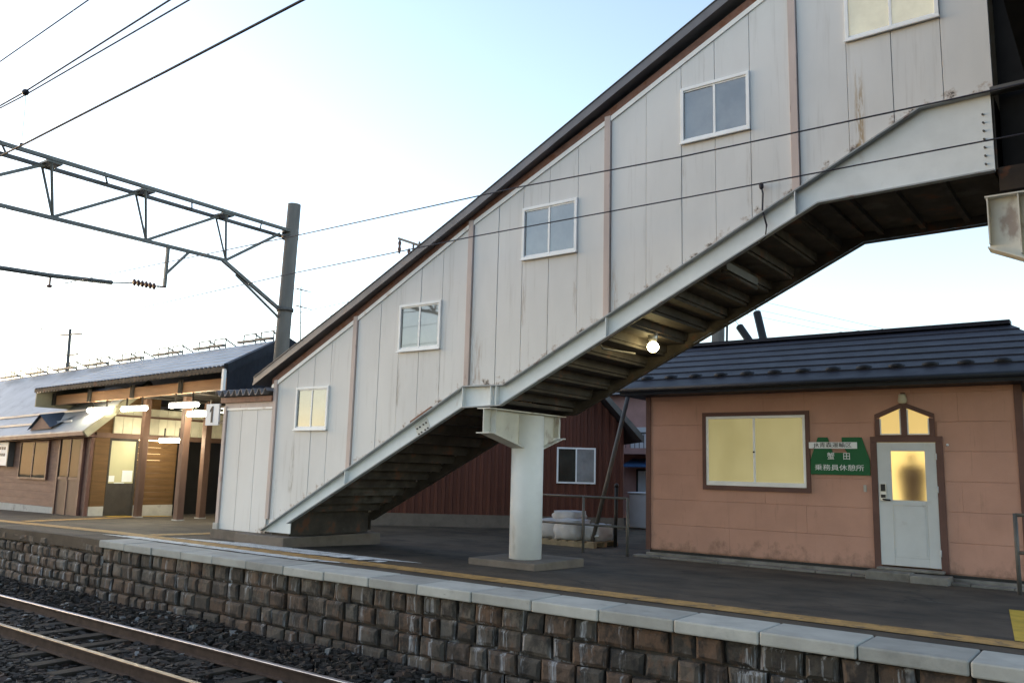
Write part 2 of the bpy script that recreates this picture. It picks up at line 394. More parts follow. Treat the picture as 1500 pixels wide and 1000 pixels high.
xs = [-70, -60, -50, -42, -36, -30, -26, -22, -19, -16, -14.45] + [-14.45 + .83 * i for i in range(1, 22)]
ys = [7.62, 8.1, 8.6, 9, 9.6, 10.4, 11.2, 12, 12.8, 13.6, 14.2, 16, 20, 30, 60]
b = MB()
for i, (xa, xb) in enumerate(zip(xs, xs[1:])):
    for ya, yb in zip(ys, ys[1:]):
        if ya < 8.05 and xa >= -14.5: continue
        b.add([(xa, ya, g(xa, ya)), (xb, ya, g(xb, ya)), (xb, yb, g(xb, yb)), (xa, yb, g(xa, yb))], [(0, 1, 2, 3)])
for xa, xb in zip(xs, xs[1:]):
    if xa < -14.5: b.hexa([(x, y, g(x, y) + z) for x in (xa, xb) for y in (7.57, 7.619) for z in (-.2, -.004)])
o = b.build('platform', 'asphalt', origin=(0, 0, 0)); o['kind'] = 'structure'
# the opposite platform, where the photographer stands
o = MB().box(-60, 30, -5, .5, -1.2, 0).build('platform', 'asphalt', origin=(0, 0, 0)); o['kind'] = 'structure'

def sheet(name, pts, mat, lift=.004, sub=1):
    b = MB(); b.add([(x, y, g(x, y) + lift) for x, y in pts], [list(range(len(pts)))])
    o = b.build(name, mat, origin=(0, 0, 0)); o['kind'] = 'structure'; return o
b = MB()
for xa, xb in zip(xs, xs[1:]):
    if xa < -60: continue
    b.add([(xa, 8.36, g(xa, 8.36) + .008), (xb, 8.36, g(xb, 8.36) + .008), (xb, 8.70, g(xb, 8.70) + .008), (xa, 8.70, g(xa, 8.70) + .008)], [(0, 1, 2, 3)])
o = b.build('yellow_safety_line', 'yellow', origin=(0, 0, 0)); o['kind'] = 'structure'
sheet('yellow_path_line', [(-20.6, 8.8), (-20.1, 8.8), (-22.2, 12.5), (-22.6, 12.5)], 'yellow', .012)
sheet('yellow_gate_line', [(-23.1, 12.0), (-22.75, 12.0), (-22.75, 13.9), (-23.1, 13.9)], 'yellow2', .012)
sheet('yellow_stair_line', [(-15.1, 8.72), (-14.7, 8.72), (-14.75, 10.6), (-15.15, 10.6)], 'yellow', .012)
# pale worn hatching in front of the stairs
b = MB()
for i in range(15):
    x = -16.0 + i * .44
    for (ya, yb, xmin, xmax) in ((8.115, 8.345, -15.7, -10.2), (8.715, 9.2, -14.6, -10.4)):
        if not xmin < x < xmax: continue
        w = .35 if i % 3 else .30; sk = 4 * (yb - ya); jit = random.uniform(-.02, .02)
        b.add([(x, ya, .012 + g(x, ya)), (x + w, ya, .012 + g(x, ya)), (x + w + sk + jit, yb, g(x, yb) + .012), (x + sk + jit, yb, g(x, yb) + .012)], [(0, 1, 2, 3)])
for k, x in enumerate((-10.0, -9.55, -9.15)):
    b.add([(x, 8.76, .012), (x + .28 - .04 * k, 8.76, .012), (x + .34 - .05 * k, 9.02 - .04 * k, .012), (x + .05, 9.02 - .04 * k, .012)], [(0, 1, 2, 3)])
o = b.build('white_hatching_mark', 'whiteline', origin=(0, 0, 0)); o['kind'] = 'structure'
b = MB()
b.add([(-1.0, 8.75, .006), (2.0, 8.75, .006), (2.0, 11.2, g(0, 11.2) + .006), (-1.33, 11.3, g(0, 11.3) + .006)], [(0, 1, 2, 3)])
o = b.build('yellow_floor_mark', 'yellow2', origin=(0, 0, 0)); o['kind'] = 'structure'

# coping stones
cop = root('platform_coping', 'pale grey concrete coping blocks along the platform edge above the stone wall', 'platform edge', (-6, 7.8, -.1))
for i in range(21):
    x0 = -14.45 + .83 * i; dz = random.uniform(-.004, .004); dy = random.uniform(-.008, .008)
    MB().box(x0 + .005, x0 + .825, 7.5 + dy, 8.098, -.115 + dz, .004 + dz).build('coping_stone', 'coping', cop, bevel=.016)

# stone retaining wall (individual blocks with relief, one body)
b = MB()
def course_row(xa, xb, z0, z1, wmean, y):
    x = xa
    while x < xb:
        w = min(wmean * random.uniform(.7, 1.25), xb - x + .001)
        dj = random.uniform(-.03, .015); gp = random.uniform(.012, .024)
        b.cur = (random.random(), random.random(), random.random())
        X0, X1, Z0, Z1 = x + gp, x + w - gp, z0 + gp * .7 + random.uniform(-.006, .006), z1 - gp * .7 + random.uniform(-.006, .006)
        if X1 - X0 > .05:
            e = .038; yf = y + dj
            c = [(X0, Z0), (X1, Z0), (X1, Z1), (X0, Z1)]
            j = [(px_ + random.uniform(-.012, .012), pz_ + random.uniform(-.01, .01)) for px_, pz_ in c]
            cx_, cz_ = (X0 + X1) / 2, (Z0 + Z1) / 2
            inn = [(lerp(px_, cx_, e / (X1 - X0) * 2), yf + random.uniform(-.008, .008), lerp(pz_, cz_, e / (Z1 - Z0) * 2)) for px_, pz_ in j]
            vs = [(px_, y + .09, pz_) for px_, pz_ in j] + [(px_, yf + .026, pz_) for px_, pz_ in j] + inn
            b.add(vs, [(0, 1, 5, 4), (1, 2, 6, 5), (2, 3, 7, 6), (3, 0, 4, 7), (4, 5, 9, 8), (5, 6, 10, 9), (6, 7, 11, 10), (7, 4, 8, 11), (8, 9, 10, 11)])
        x += w
for r_ in range(5):
    course_row(-14.45, 3.0, -.12 - .235 * (r_ + 1), -.12 - .235 * r_, .345, 7.58)
for r_ in range(6):
    course_row(-40, -14.45, -.04 - .19 * (r_ + 1) - .02, -.04 - .19 * r_ - .02, .31, 7.585)
b.cur = (.0, .0, .0)
b.box(-40, 3, 7.655, 7.9, -1.3, -.125)
b.build('stone_retaining_wall', 'stone', tint=True)
bpy.data.objects['stone_retaining_wall']['label'] = 'dark mottled stone block retaining wall with pale streaks under the platform edge'
bpy.data.objects['stone_retaining_wall']['category'] = 'wall'

# ballast: bed slope + loose stones
for m_ in ('coping',):
    t_ = mt[m_].node_tree; bs = [n for n in t_.nodes if n.type == 'BSDF_PRINCIPLED'][0]
    src = bs.inputs['Base Color'].links[0].from_socket; oi = t_.nodes.new('ShaderNodeObjectInfo')
    k_ = math_(t_, 'MULTIPLY_ADD', oi.outputs['Random'], .38, .80)
    mm = t_.nodes.new('ShaderNodeMix'); mm.data_type = 'RGBA'; mm.blend_type = 'MULTIPLY'; mm.inputs[0].default_value = 1
    cb = t_.nodes.new('ShaderNodeCombineColor')
    for q in range(3): t_.links.new(k_, cb.inputs[q])
    t_.links.new(src, mm.inputs[6]); t_.links.new(cb.outputs[0], mm.inputs[7]); t_.links.new(mm.outputs[2], bs.inputs['Base Color'])
b = MB(); b.cur = (.2, .2, .2)
prof = [(3.2, -1.14), (4.6, -1.08), (7.1, -1.08), (7.56, -1.02)]
rnd = random.random
def ground_z(y):
    for (ya, za), (yb, zb) in zip(prof, prof[1:]):
        if y <= yb: return lerp(za, zb, (y - ya) / (yb - ya))
    return prof[-1][1]
vs = []; fs = []
def stone(x, y, z, s):
    k = len(b.v)
    c = (rnd(), rnd(), rnd())
    a = rnd() * 6.28; ca, sa = math.cos(a), math.sin(a); tx = (rnd() - .5) * .8
    sx, sy, sz = s * (.7 + .7 * rnd()), s * (.6 + .6 * rnd()), s * (.5 + .5 * rnd())
    for X in (-1, 1):
        for Y in (-1, 1):
            for Z in (-1, 1):
                q = .55 + .6 * rnd(); xx, yy, zz = X * sx * q, Y * sy * (.55 + .6 * rnd()), Z * sz * (.6 + .5 * rnd())
                zz += xx * tx
                b.v.append((x + xx * ca - yy * sa, y + xx * sa + yy * ca, z + zz))
    for f in ((0, 1, 3, 2), (4, 6, 7, 5), (0, 4, 5, 1), (2, 3, 7, 6), (0, 2, 6, 4), (1, 5, 7, 3)):
        b.f.append([k + i for i in f]); b.m.append(0); b.sm.append(False); b.tint.append(c)
for i in range(26000):
    x = -27 + 24.5 * rnd() ** .8; y = 3.9 + 3.68 * rnd()
    if abs(y - 5.36) < .07 or abs(y - 6.43) < .07: continue
    inside = 4.85 < y < 6.95
    ph = ((x + 30) % .6)
    if inside and ph < .2 and rnd() < .6: continue
    heap = .07 * max(0, 1 - abs(y - 7.35) / .3) + .03 * math.sin(x * 1.7 + y * 2)
    stone(x, y, ground_z(y) + heap + .03 * rnd() - (.02 if inside else 0), .026 + .022 * rnd())
o = b.build('ballast', 'ballast', tint=True, origin=(0, 0, 0)); tag(o, 'dark rusty ballast stones packed round the track', 'ballast', kind='stuff')
b = MB()
for (xa, xb) in ((-60, 8),):
    for (ya, za), (yb, zb) in zip(prof, prof[1:]):
        b.add([(xa, ya, za - .02), (xb, ya, za - .02), (xb, yb, zb - .02), (xa, yb, zb - .02)], [(0, 1, 2, 3)])
o = b.build('ballast_shoulder', 'ballastbed', origin=(0, 0, 0)); o['kind'] = 'structure'

def rail(y, label, top='railtop'):
    r = root('rail', label, 'rail', (-20, y, -1.05))
    zt = -.90
    MB().prism_yz([(y - .062, zt - .15), (y + .062, zt - .15), (y + .062, zt - .138), (y + .012, zt - .122), (y + .009, zt - .04), (y + .032, zt - .03), (y + .032, zt - .009), (y - .032, zt - .009), (y - .032, zt - .03), (y - .009, zt - .04), (y - .012, zt - .122), (y - .062, zt - .138)], -60, 6).build('rail_body', 'rust', r)
    MB().prism_yz([(y - .03, zt - .0085), (y + .03, zt - .0085), (y + .028, zt - .002), (y + .02, zt), (y - .02, zt), (y - .028, zt - .002)], -60, 6).build('rail_head', top, r)
rail(6.43, 'steel rail nearer the stone platform wall with shiny running top')
rail(5.36, 'steel rail farther from the platform, its running top duller brown', 'railtop2')
slp = MB().box(-.1, .1, -1.05, 1.05, -.07, .07)
so = None
for i in range(46):
    x = -30 + .6 * i + .1
    if so is None:
        so = slp.build('sleeper', 'sleeper', bevel=.012, origin=(0, 0, 0)); tag(so, 'weathered grey brown sleeper half buried in ballast under the two rails', 'sleeper', 'sleepers under the track')
        so.location = (x, 5.895, -1.115)
    else:
        c = so.copy(); COL.objects.link(c); c.location = (x, 5.895 + random.uniform(-.03, .03), -1.115); c.rotation_euler = (0, 0, random.uniform(-.02, .02))
oc = MB().box(-16.9, -15.4, 6.05, 6.3, -1.05, -.94).box(-16.8, -15.5, 6.08, 6.27, -.94, -.925).build('track_cover', 'trackorange' if 'trackorange' in mt else 'orangebeam', bevel=.015)
tag(oc, 'orange brown cover box lying beside the shiny rail', 'track cover')

# ---------------------------------------------------------------- covered staircase
YW = 9.43
BOT = [(-11.78, .39), (-7.95, 2.275), (-7.25, 2.29), (-2.74, 4.48), (-.98, 4.51)]
TOP = [(-12.5, .21), (-7.94, 2.57), (-7.2, 2.56), (-1.64, 5.33), (-.98, 5.34)]
ROOF = [(-12.55, 2.72), (-10.5, 3.72), (-7.94, 5.03), (-5.6, 6.1), (-3.0, 7.36), (-.95, 8.36)]   # wall top
st = root('covered_staircase', 'grey white covered station staircase climbing to the right above the platform', 'staircase', (-7, 10.35, 0))

def girder(y0, sgn, nm, gm='girder', fm='flange'):
    b = MB()
    pts = [(-12.5, .2), (-11.78, .2)] + BOT + TOP[::-1][:-1]
    pts[-1] = pts[-1]
    pts2 = [(-12.5, .2), (-11.78, .2)] + BOT + [(-.98, 5.34), (-1.64, 5.33), (-7.2, 2.56), (-7.94, 2.57), (-12.5, .215)]
    b.prism_xz(pts2, y0, y0 + .015)
    o = b.build(nm, gm, st)
    f = MB()
    def fl(pl, th, wd):
        n = len(pl); ya, yb = (y0 - wd, y0 - .001) if sgn < 0 else (y0 + .016, y0 + wd)
        for (xa, za), (xb, zb) in zip(pl, pl[1:]):
            f.hexa([(x, y, z + q) for (x, z) in ((xa, za), (xb, zb)) for y in (ya, yb) for q in (0, th)])
    fl(TOP, .018, .085); fl([(x, z - .016) for x, z in BOT], .016, .085)
    f.build('flange', fm, o)
    s_ = MB()
    for x in (-10.4, -7.95, -7.42, -7.32, -5.52, -3.0):
        za, zb = poly_z(BOT, x), poly_z(TOP, x)
        ya, yb = (y0 - .078, y0 - .001) if sgn < 0 else (y0 + .016, y0 + .08)
        s_.box(x - .006, x + .006, ya, yb, za, zb - .001)
    s_.build('stiffener', 'girder', o)
    return o
gn = girder(9.42, -1, 'side_girder')
girder(11.30, 1, 'side_girder', 'under', 'under')  # far girder takes the dark underside colour to stand for its shade
# splice plate with bolts on the lower flight
cx, cz = -8.78, 1.98; d = Vector((.891, 0, .454)); u = Vector((-.454, 0, .891))
def at(a, c, y): v = Vector((cx, y, cz)) + d * a + u * c; return v
p = MB().hexa([at(a, c, y) for a in (-.14, .14) for y in (9.412, 9.4195) for c in (-.10, .10)]).build('splice_plate', 'beamwhite', gn)
for a in (-.1, -.04, .04, .1):
    for c in (-.055, .035): MB().tube([at(a, c, 9.412), at(a, c, 9.396)], .014, 6).build('bolt', 'under', p)
for k in range(7): MB().tube([(-1.06, 9.42, 4.6 + k * .09), (-1.06, 9.40, 4.6 + k * .09)], .011, 6).build('bolt', 'fencegrey', gn)
MB().hexa([(-8.98 + a * .42, y, poly_z(TOP, -8.98 + a * .42) + .019 + q) for a in (0, 1) for y in (9.335, 9.419) for q in (0, .03)]).build('rusty_packer', 'trimbrown', gn)

# side wall panels
SEAMS = [-12.38, -11.84, -11.41, -10.99, -10.46, -10.36, -9.83, -9.39, -8.95, -8.5, -7.99, -7.89, -7.42, -6.97, -6.51, -6.03, -5.60, -5.50, -4.97, -4.46, -4.0, -3.54, -3.05, -2.95, -2.39, -1.91, -1.41, -.95]
WIN = [(-11.84, -10.99, 1.97, 2.72), (-9.39, -8.5, 3.19, 3.95), (-6.97, -6.03, 4.37, 5.15), (-4.46, -3.54, 5.57, 6.33), (-2.39, -1.41, 6.35, 7.12)]
b = MB()
def slab(xa, xb, zlo, zhi):   # zlo, zhi are callables
    gp = .003
    b.cur = (random.random(),) * 3; dy = random.uniform(-.003, .003)
    b.hexa([(x, y, f(x)) for x in (xa + gp, xb - gp) for y in (YW + dy, YW + .02) for f in (zlo, zhi)])
for xa, xb in zip(SEAMS, SEAMS[1:]):
    if xb - xa < .12: continue
    w = [q for q in WIN if q[0] - .01 <= xa and xb <= q[1] + .01]
    lo = lambda x: poly_z(TOP, x) + .019
    hi = lambda x: poly_z(ROOF, x)
    if w:
        slab(xa, xb, lo, lambda x: w[0][2] - .004); slab(xa, xb, lambda x: w[0][3] + .004, hi)
    else:
        # break at girder kinks so that the foot follows it
        ks = [k for k in (-7.94, -7.2, -1.64) if xa + .02 < k < xb - .02]
        if ks:
            gp = .005; b.cur = (random.random(),) * 3
            xs_ = [xa + gp] + ks + [xb - gp]
            b.prism_xz([(x, lo(x)) for x in xs_] + [(x, hi(x)) for x in xs_[::-1]], YW, YW + .02)
        else: slab(xa, xb, lo, hi)
sw = b.build('side_wall', 'panel', st, bevel=.003, tint=True)
b = MB()
for (xa, xb) in zip([-12.5] + [w[1] for w in WIN], [w[0] for w in WIN] + [-.95]):
    xx = [xa] + [x for x, _ in TOP if xa < x < xb] + [xb]
    b.prism_xz([(x, poly_z(TOP, x) + .02) for x in xx] + [(x, poly_z(ROOF, x)) for x in xx[::-1]], YW + .022, YW + .03)
for w in WIN:
    b.prism_xz([(w[0], poly_z(TOP, w[0]) + .02), (w[1], poly_z(TOP, w[1]) + .02), (w[1], w[2]), (w[0], w[2])], YW + .022, YW + .03)
    b.prism_xz([(w[0], w[3]), (w[1], w[3]), (w[1], poly_z(ROOF, w[1])), (w[0], poly_z(ROOF, w[0]))], YW + .022, YW + .03)
b.build('wall_backing', 'flange', sw)
# far side wall
xx = [-12.5] + [x for x, _ in TOP[1:-1]] + [-.95]
MB().prism_xz([(x, poly_z(TOP, x) - .06) for x in xx] + [(x, poly_z(ROOF, x)) for x in xx[::-1]], 11.27, 11.295).build('side_wall', 'panel', st, tint=True)
# posts
for x in (-12.43, -10.41, -7.94, -5.55, -3.0):
    zt = poly_z(ROOF, x) + .10
    zb_ = poly_z(TOP, x) + .02 if x > -12.4 else .42
    MB().box(x - .045, x + .045, YW - .032, YW + .022, zb_, zt).build('post', 'rosepaint', st, bevel=.004)
# head trim, flashing
b = MB(); f = MB()
for (xa, za), (xb, zb) in zip(ROOF, ROOF[1:]):
    b.hexa([(x, y, z + q) for (x, z) in ((xa, za), (xb, zb)) for y in (YW - .012, YW + .03) for q in (.071, .19)])
    f.hexa([(x, y, z + q) for (x, z) in ((xa, za), (xb, zb)) for y in (YW - .022, YW + .021) for q in (.001, .07)])
b.build('head_trim', 'trimbrown', st); f.build('flashing', 'flash', st)
# roof: folded metal slab with fascia, from the low edge
RL = [(-12.95, 2.80), (-12.74, 2.90), (-10.43, 3.98), (-7.94, 5.19), (-5.57, 6.38), (-3.62, 7.35), (-.93, 8.66)]
b = MB()
for (xa, za), (xb, zb) in zip(RL, RL[1:]):
    b.hexa([(x, y, z + q) for (x, z) in ((xa, za), (xb, zb)) for y in (9.30, 11.45) for q in (0, .13)])
rf = b.build('roof', 'roofbrown', st)
b = MB()
for (xa, za), (xb, zb) in zip(RL, RL[1:]):
    b.hexa([(x, y, z + q) for (x, z) in ((xa, za), (xb, zb)) for y in (9.285, 9.299) for q in (-.012, .03)])
    b.hexa([(x, y, z + q) for (x, z) in ((xa, za), (xb, zb)) for y in (9.285, 9.34) for q in (.131, .142)])
b.build('drip_edge', 'roofbrown', rf)
# windows
for k, (x0, x1, z0, z1) in enumerate(WIN):
    fr = MB(); ya, yb = YW - .032, YW + .035; t_ = .042
    fr.box(x0, x1, ya, yb, z0, z0 + t_).box(x0, x1, ya, yb, z1 - t_, z1).box(x0, x0 + t_, ya, yb, z0 + t_, z1 - t_).box(x1 - t_, x1, ya, yb, z0 + t_, z1 - t_)
    xm = (x0 + x1) / 2
    fr.box(xm - .016, xm + .016, ya + .012, yb - .004, z0 + t_, z1 - t_)
    fr.box(x0 + t_, x1 - t_, ya + .016, yb - .006, z0 + t_, z0 + t_ + .022)
    fr.box(x0 + t_, x1 - t_, ya + .016, yb - .006, z1 - t_ - .02, z1 - t_)
    fr.box(x0 - .01, x1 + .01, ya - .025, ya, z0 - .012, z0 + .008)
    w = fr.build('window', 'alu', st, bevel=.003)
    for (pa, pb, yy) in ((x0 + t_, xm - .016, ya + .03), (xm + .016, x1 - t_, ya + .022)):
        MB().box(pa, pb, yy, yy + .006, z0 + t_ + .022, z1 - t_ - .02).build('pane', 'panelit' if k == 4 else 'pane', w)
# treads seen from below
def flight(xa, za, xb, zb, n):
    for i in range(n):
        x0 = lerp(xa, xb, i / n); x1 = lerp(xa, xb, (i + 1) / n); z0 = lerp(za, zb, i / n); z1 = lerp(za, zb, (i + 1) / n)
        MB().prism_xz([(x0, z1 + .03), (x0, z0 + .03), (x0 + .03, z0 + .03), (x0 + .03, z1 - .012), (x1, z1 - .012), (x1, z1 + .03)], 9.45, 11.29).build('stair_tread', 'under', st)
flight(-11.85, .44, -7.95, 2.36, 13)
flight(-7.25, 2.36, -2.72, 4.56, 14)
MB().box(-12.3, -11.84, 9.45, 11.29, .16, .5).build('stair_tread', 'under', st)
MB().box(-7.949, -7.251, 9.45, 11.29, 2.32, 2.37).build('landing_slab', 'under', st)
b = MB().box(-2.75, -.985, 9.45, 11.29, 4.605, 4.65)
for x in (-2.5, -2.0, -1.5, -1.03): b.box(x - .03, x + .03, 9.46, 11.28, 4.53, 4.604)
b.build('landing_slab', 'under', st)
MB().box(-.979, -.955, 9.437, 11.265, 4.53, 5.335).build('sky_gap_plate', 'under', st)  # added plate that blocks sky light showing through the landing end
# end house at the stair foot
b = MB()
for xa, xb in zip((-13.86, -13.4, -12.93), (-13.4, -12.93, -12.475)):
    b.cur = (random.random(),) * 3
    b.box(xa + .004, xb - .004, YW, YW + .02, .16, 2.36)
ew = b.build('entrance_wall', 'panel', st, bevel=.003, tint=True)
MB().box(-13.86, -12.5, YW + .021, YW + .03, .16, 2.5).build('wall_backing', 'black', ew)
MB().box(-13.95, -13.865, YW - .03, YW + .05, .27, 2.44).build('post', 'rosepaint', st, bevel=.004)
MB().box(-13.99, -13.85, YW - .05, YW + .08, .12, .27).build('post_base', 'plinth', st, bevel=.01)
b = MB().box(-13.86, -12.475, YW - .02, YW + .02, 2.362, 2.40)
b.build('flashing', 'flash', st)
MB().box(-13.93, -12.475, YW - .014, YW + .03, 2.402, 2.50).build('head_trim', 'rosepaint', st)
MB().box(-14.02, -12.475, YW - .06, YW + .03, 2.502, 2.60).build('eave_beam', 'trimbrown', st)
b = MB(); n = 73
vs = []
for i in range(n):
    x = -14.06 + 1.58 * i / (n - 1); z = 2.665 + .058 * math.sin(i / (n - 1) * 8.5 * 2 * math.pi)
    vs += [(x, 9.26, z), (x, 11.4, z + .12), (x, 9.26, z + .012), (x, 11.4, z + .132)]
b.add(vs, [f for i in range(n - 1) for f in ((4 * i, 4 * i + 4, 4 * i + 5, 4 * i + 1), (4 * i + 2, 4 * i + 3, 4 * i + 7, 4 * i + 6), (4 * i, 4 * i + 2, 4 * i + 6, 4 * i + 4), (4 * i + 1, 4 * i + 5, 4 * i + 7, 4 * i + 3))], 0, True)
b.build('entrance_roof', 'roofbrown', st)
b = MB().box(-14.02, -12.55, 9.36, 11.4, -.12, .158).box(-12.95, -11.6, 9.15, 11.4, -.12, .155)
b.build('footing', 'concrete', st, bevel=.012)

# cable and conduit fixed along the girder
o = MB().tube([(-3.40, 9.38, 4.78), (-3.38, 9.36, 4.70), (-3.39, 9.36, 4.5), (-3.34, 9.35, 4.3), (-3.36, 9.36, 4.17), (-3.44, 9.4, 4.12)], .011, 6).ball((-3.40, 9.37, 4.80), .03, .03, .045).build('cable_pigtail', 'wire')
tag(o, 'short black cable end dangling over the upper girder', 'cable')
pts = [(x, 9.36, poly_z(BOT, x) - .03) for x in (-5.62, -5.2, -4.6, -3.9, -3.45)]
o = MB().tube([(-5.55, 10.2, 3.02)] + [(-5.62, 9.45, 3.0)] + pts, .016, 6).build('conduit', 'fencegrey')
tag(o, 'thin grey conduit running under the upper flight girder', 'conduit')
# lamp under the stairs
lp = root('ceiling_lamp', 'small round glowing lamp fixed under the upper stair flight', 'lamp', (-5.37, 10.4, 3.1))
MB().ball((-5.37, 10.4, 3.13), .082, .082, .075).build('globe', 'bulb', lp)
MB().tube([(-5.37, 10.4, 3.17), (-5.37, 10.4, 3.34)], [.05, .075], 12).build('lamp_base', 'steel', lp)
ul = root('tube_lamp', 'unlit dark tube lamp holder under the top of the stairs', 'lamp', (-3.7, 10.3, 3.8))
MB().tube([(-3.98, 9.55, 3.87), (-3.98, 10.7, 3.87)], .022, 8).build('tube', 'under', ul)
MB().box(-4.02, -3.94, 9.6, 10.65, 3.90, 4.0).build('housing', 'fencegrey', ul)

# support column
co = root('support_column', 'round white steel column with tapered cross beam under the stair landing', 'column', (-7.5, 10.4, 0))
MB().tube([(-7.5, 10.4, .07), (-7.5, 10.4, 2.20)], .245, 32).build('pipe', 'colwhite', co)
b = MB()
yA, yB = 9.3, 11.28; zt = 2.235
prof2 = [(yA, zt), (yB, zt), (yB, 1.9), (10.66, 1.72), (10.14, 1.72), (yA, 1.9)]
b.prism_yz(prof2, -7.508, -7.492)
def flg(pts_, x0=-7.62, x1=-7.38):
    for (ya, za), (yb, zb) in zip(pts_, pts_[1:]):
        b.hexa([(x, y, z + q) for x in (x0, x1) for (y, z) in ((ya, za), (yb, zb)) for q in (0, .016)])
flg([(yA, zt), (yB, zt)]); flg([(yA - .01, 1.884), (9.4, 1.884), (10.15, 1.704)]); flg([(10.65, 1.704), (11.22, 1.884), (yB, 1.884)])
for y in (9.47, 11.1): b.box(-7.60, -7.40, y - .006, y + .006, 1.90, zt - .001)
b.build('cross_beam', 'beamwhite', co)
MB().box(-8.15, -6.93, 9.85, 11.15, -.12, .075).build('footing', 'concrete', co, bevel=.015)

# ---------------------------------------------------------------- overbridge at the right
br = root('footbridge', 'black footbridge span seen from below at the top right corner', 'footbridge', (.6, 8, 0))
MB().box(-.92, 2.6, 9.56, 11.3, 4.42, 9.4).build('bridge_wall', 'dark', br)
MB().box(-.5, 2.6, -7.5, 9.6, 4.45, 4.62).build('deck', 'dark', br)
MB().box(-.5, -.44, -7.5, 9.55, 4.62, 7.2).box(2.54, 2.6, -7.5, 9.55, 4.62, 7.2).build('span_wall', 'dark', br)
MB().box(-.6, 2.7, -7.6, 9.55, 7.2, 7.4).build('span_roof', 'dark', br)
b = MB()
for y in range(-7, 9, 2): b.box(-.45, 2.55, y - .05, y + .05, 4.28, 4.448)
b.build('deck_beam', 'darkrib', br)
MB().box(-.955, .8, 9.44, 9.62, 4.30, 4.55).build('end_beam', 'darkrib', br)
MB().hexa([(x, y, z + q) for (x, z) in ((-.975, 5.335), (.8, 5.36)) for y in (9.34, 9.46) for q in (0, .055)]).build('angle_rail', 'fencegrey', br)
b = MB().prism_xz([(-1.08, 4.24), (-1.08, 3.73), (-.2, 3.30), (.9, 3.30), (.9, 4.24)], 9.50, 9.52)
for pl in ([(-1.09, 3.714), (-.2, 3.284), (.9, 3.284)], [(-1.09, 4.241), (.9, 4.241)]):
    for (xa, za), (xb, zb) in zip(pl, pl[1:]):
        b.hexa([(x, y, z + q) for (x, z) in ((xa, za), (xb, zb)) for y in (9.40, 9.62) for q in (0, .016)])
for x in (-1.07, -.8): b.box(x - .006, x + .006, 9.41, 9.499, 3.76 - (x + 1.07) * .48, 4.24)
b.build('cross_beam', 'beamwhite', br)
MB().tube([(.5, 10.2, -.1), (.5, 10.2, 4.3)], .24, 24).build('bridge_column', 'colwhite', br)

# ---------------------------------------------------------------- crew hut at the right
hut = root('crew_hut', 'single storey pink brown hut with navy metal roof on the platform', 'hut', (-4.4, 14.3, -.12))
HX0, HX1, HY = -7.42, -1.42, 14.25
b = MB(); z = .02; i = 0
while z < 2.84:
    z1 = min(z + .453, 2.86); xs_ = [HX0]; x = HX0 + (1.55, 2.9, 2.2)[i % 3]
    while x < HX1: xs_.append(x); x += 3.03
    xs_.append(HX1)
    for xa, xb in zip(xs_, xs_[1:]):
        dy = random.uniform(-.0015, .0015)
        segs = [(xa, xb)]
        if z < 1.97: segs = [(max(xa, p0), min(xb, p1)) for p0, p1 in ((-99, -3.40), (-2.49, 99)) if min(xb, p1) - max(xa, p0) > .03]
        for sa, sb_ in segs: b.box(sa + .0006, sb_ - .0006, HY + dy, HY + .02, z + .0022, z1 - .0022)
    z = z1; i += 1
hw = b.build('wall', 'hutwall', hut, bevel=.002)
MB().box(HX0, -3.38, HY + .021, HY + .06, -.0, 2.9).box(-2.51, HX1, HY + .021, HY + .06, -.0, 2.9).box(-3.38, -2.51, HY + .021, HY + .06, 1.975, 2.9).box(HX0, HX0 + .05, HY + .061, 18.5, 0, 2.9).box(HX1 - .05, HX1, HY + .061, 18.5, 0, 2.9).box(HX0 + .051, HX1 - .051, 18.45, 18.5, 0, 2.9).build('wall_core', 'hutwall', hut)
MB().box(HX0 - .02, HX1 + .02, 14.12, 18.4, -.22, -.04).build('foundation', 'apron', hut, bevel=.01)
MB().box(HX0 + .02, HX1 - .02, 14.2, 18.3, -.04, .0).build('base_gap_shade', 'black', hut)  # solid black strip standing for the shade in the gap below the wall
for x in (HX0 - .03, HX1 + .03): MB().box(x - .05, x + .05, HY - .02, HY + .09, 0, 2.88).build('corner_trim', 'brownframe', hut, bevel=.004)
# roof: stepped courses, hipped at the right end
ey, ez, ry, rz = 13.75, 2.97, 16.5, 4.10
def rx0(t): return -7.80
def rx1(t): return lerp(-.35, -1.66, t)
b = MB(); n = 7; prev = None
prof3 = []
for k in range(n):
    t0, t1 = k / n, (k + 1) / n
    prof3 += [(t0, .0 if k == 0 else .022), (t1, 0)]
pts = [(lerp(ey, ry, t), lerp(ez, rz, t) + o_, rx0(t), rx1(t)) for t, o_ in prof3]
vs = []
for (y, z, xa, xb) in pts: vs += [(xa, y, z), (xb, y, z)]
fs = [(2 * i, 2 * i + 1, 2 * i + 3, 2 * i + 2) for i in range(len(pts) - 1)]
b.add(vs, fs)
b.add([(-7.80, ey, ez), (-.35, ey, ez), (-.35, 19.25, ez), (-7.80, 19.25, ez), (-7.80, ry, rz), (-1.66, ry, rz)], [(1, 2, 5), (2, 3, 4, 5), (3, 0, 4)])
rf = b.build('roof', 'hutroof', hut)
MB().box(-7.80, -.35, ey - .0, 19.25, ez - .15, ez - .003).build('eave_fascia', 'hutfascia', rf)
MB().tube([(-7.84, ey - .035, ez - .05), (-.32, ey - .035, ez - .05)], .045, 10).build('gutter', 'hutfascia', rf)
MB().bar((-7.82, ry, rz + .03), (-1.64, ry, rz + .03), .26, .07).build('ridge_cap', 'hutroof', rf)
sg = None
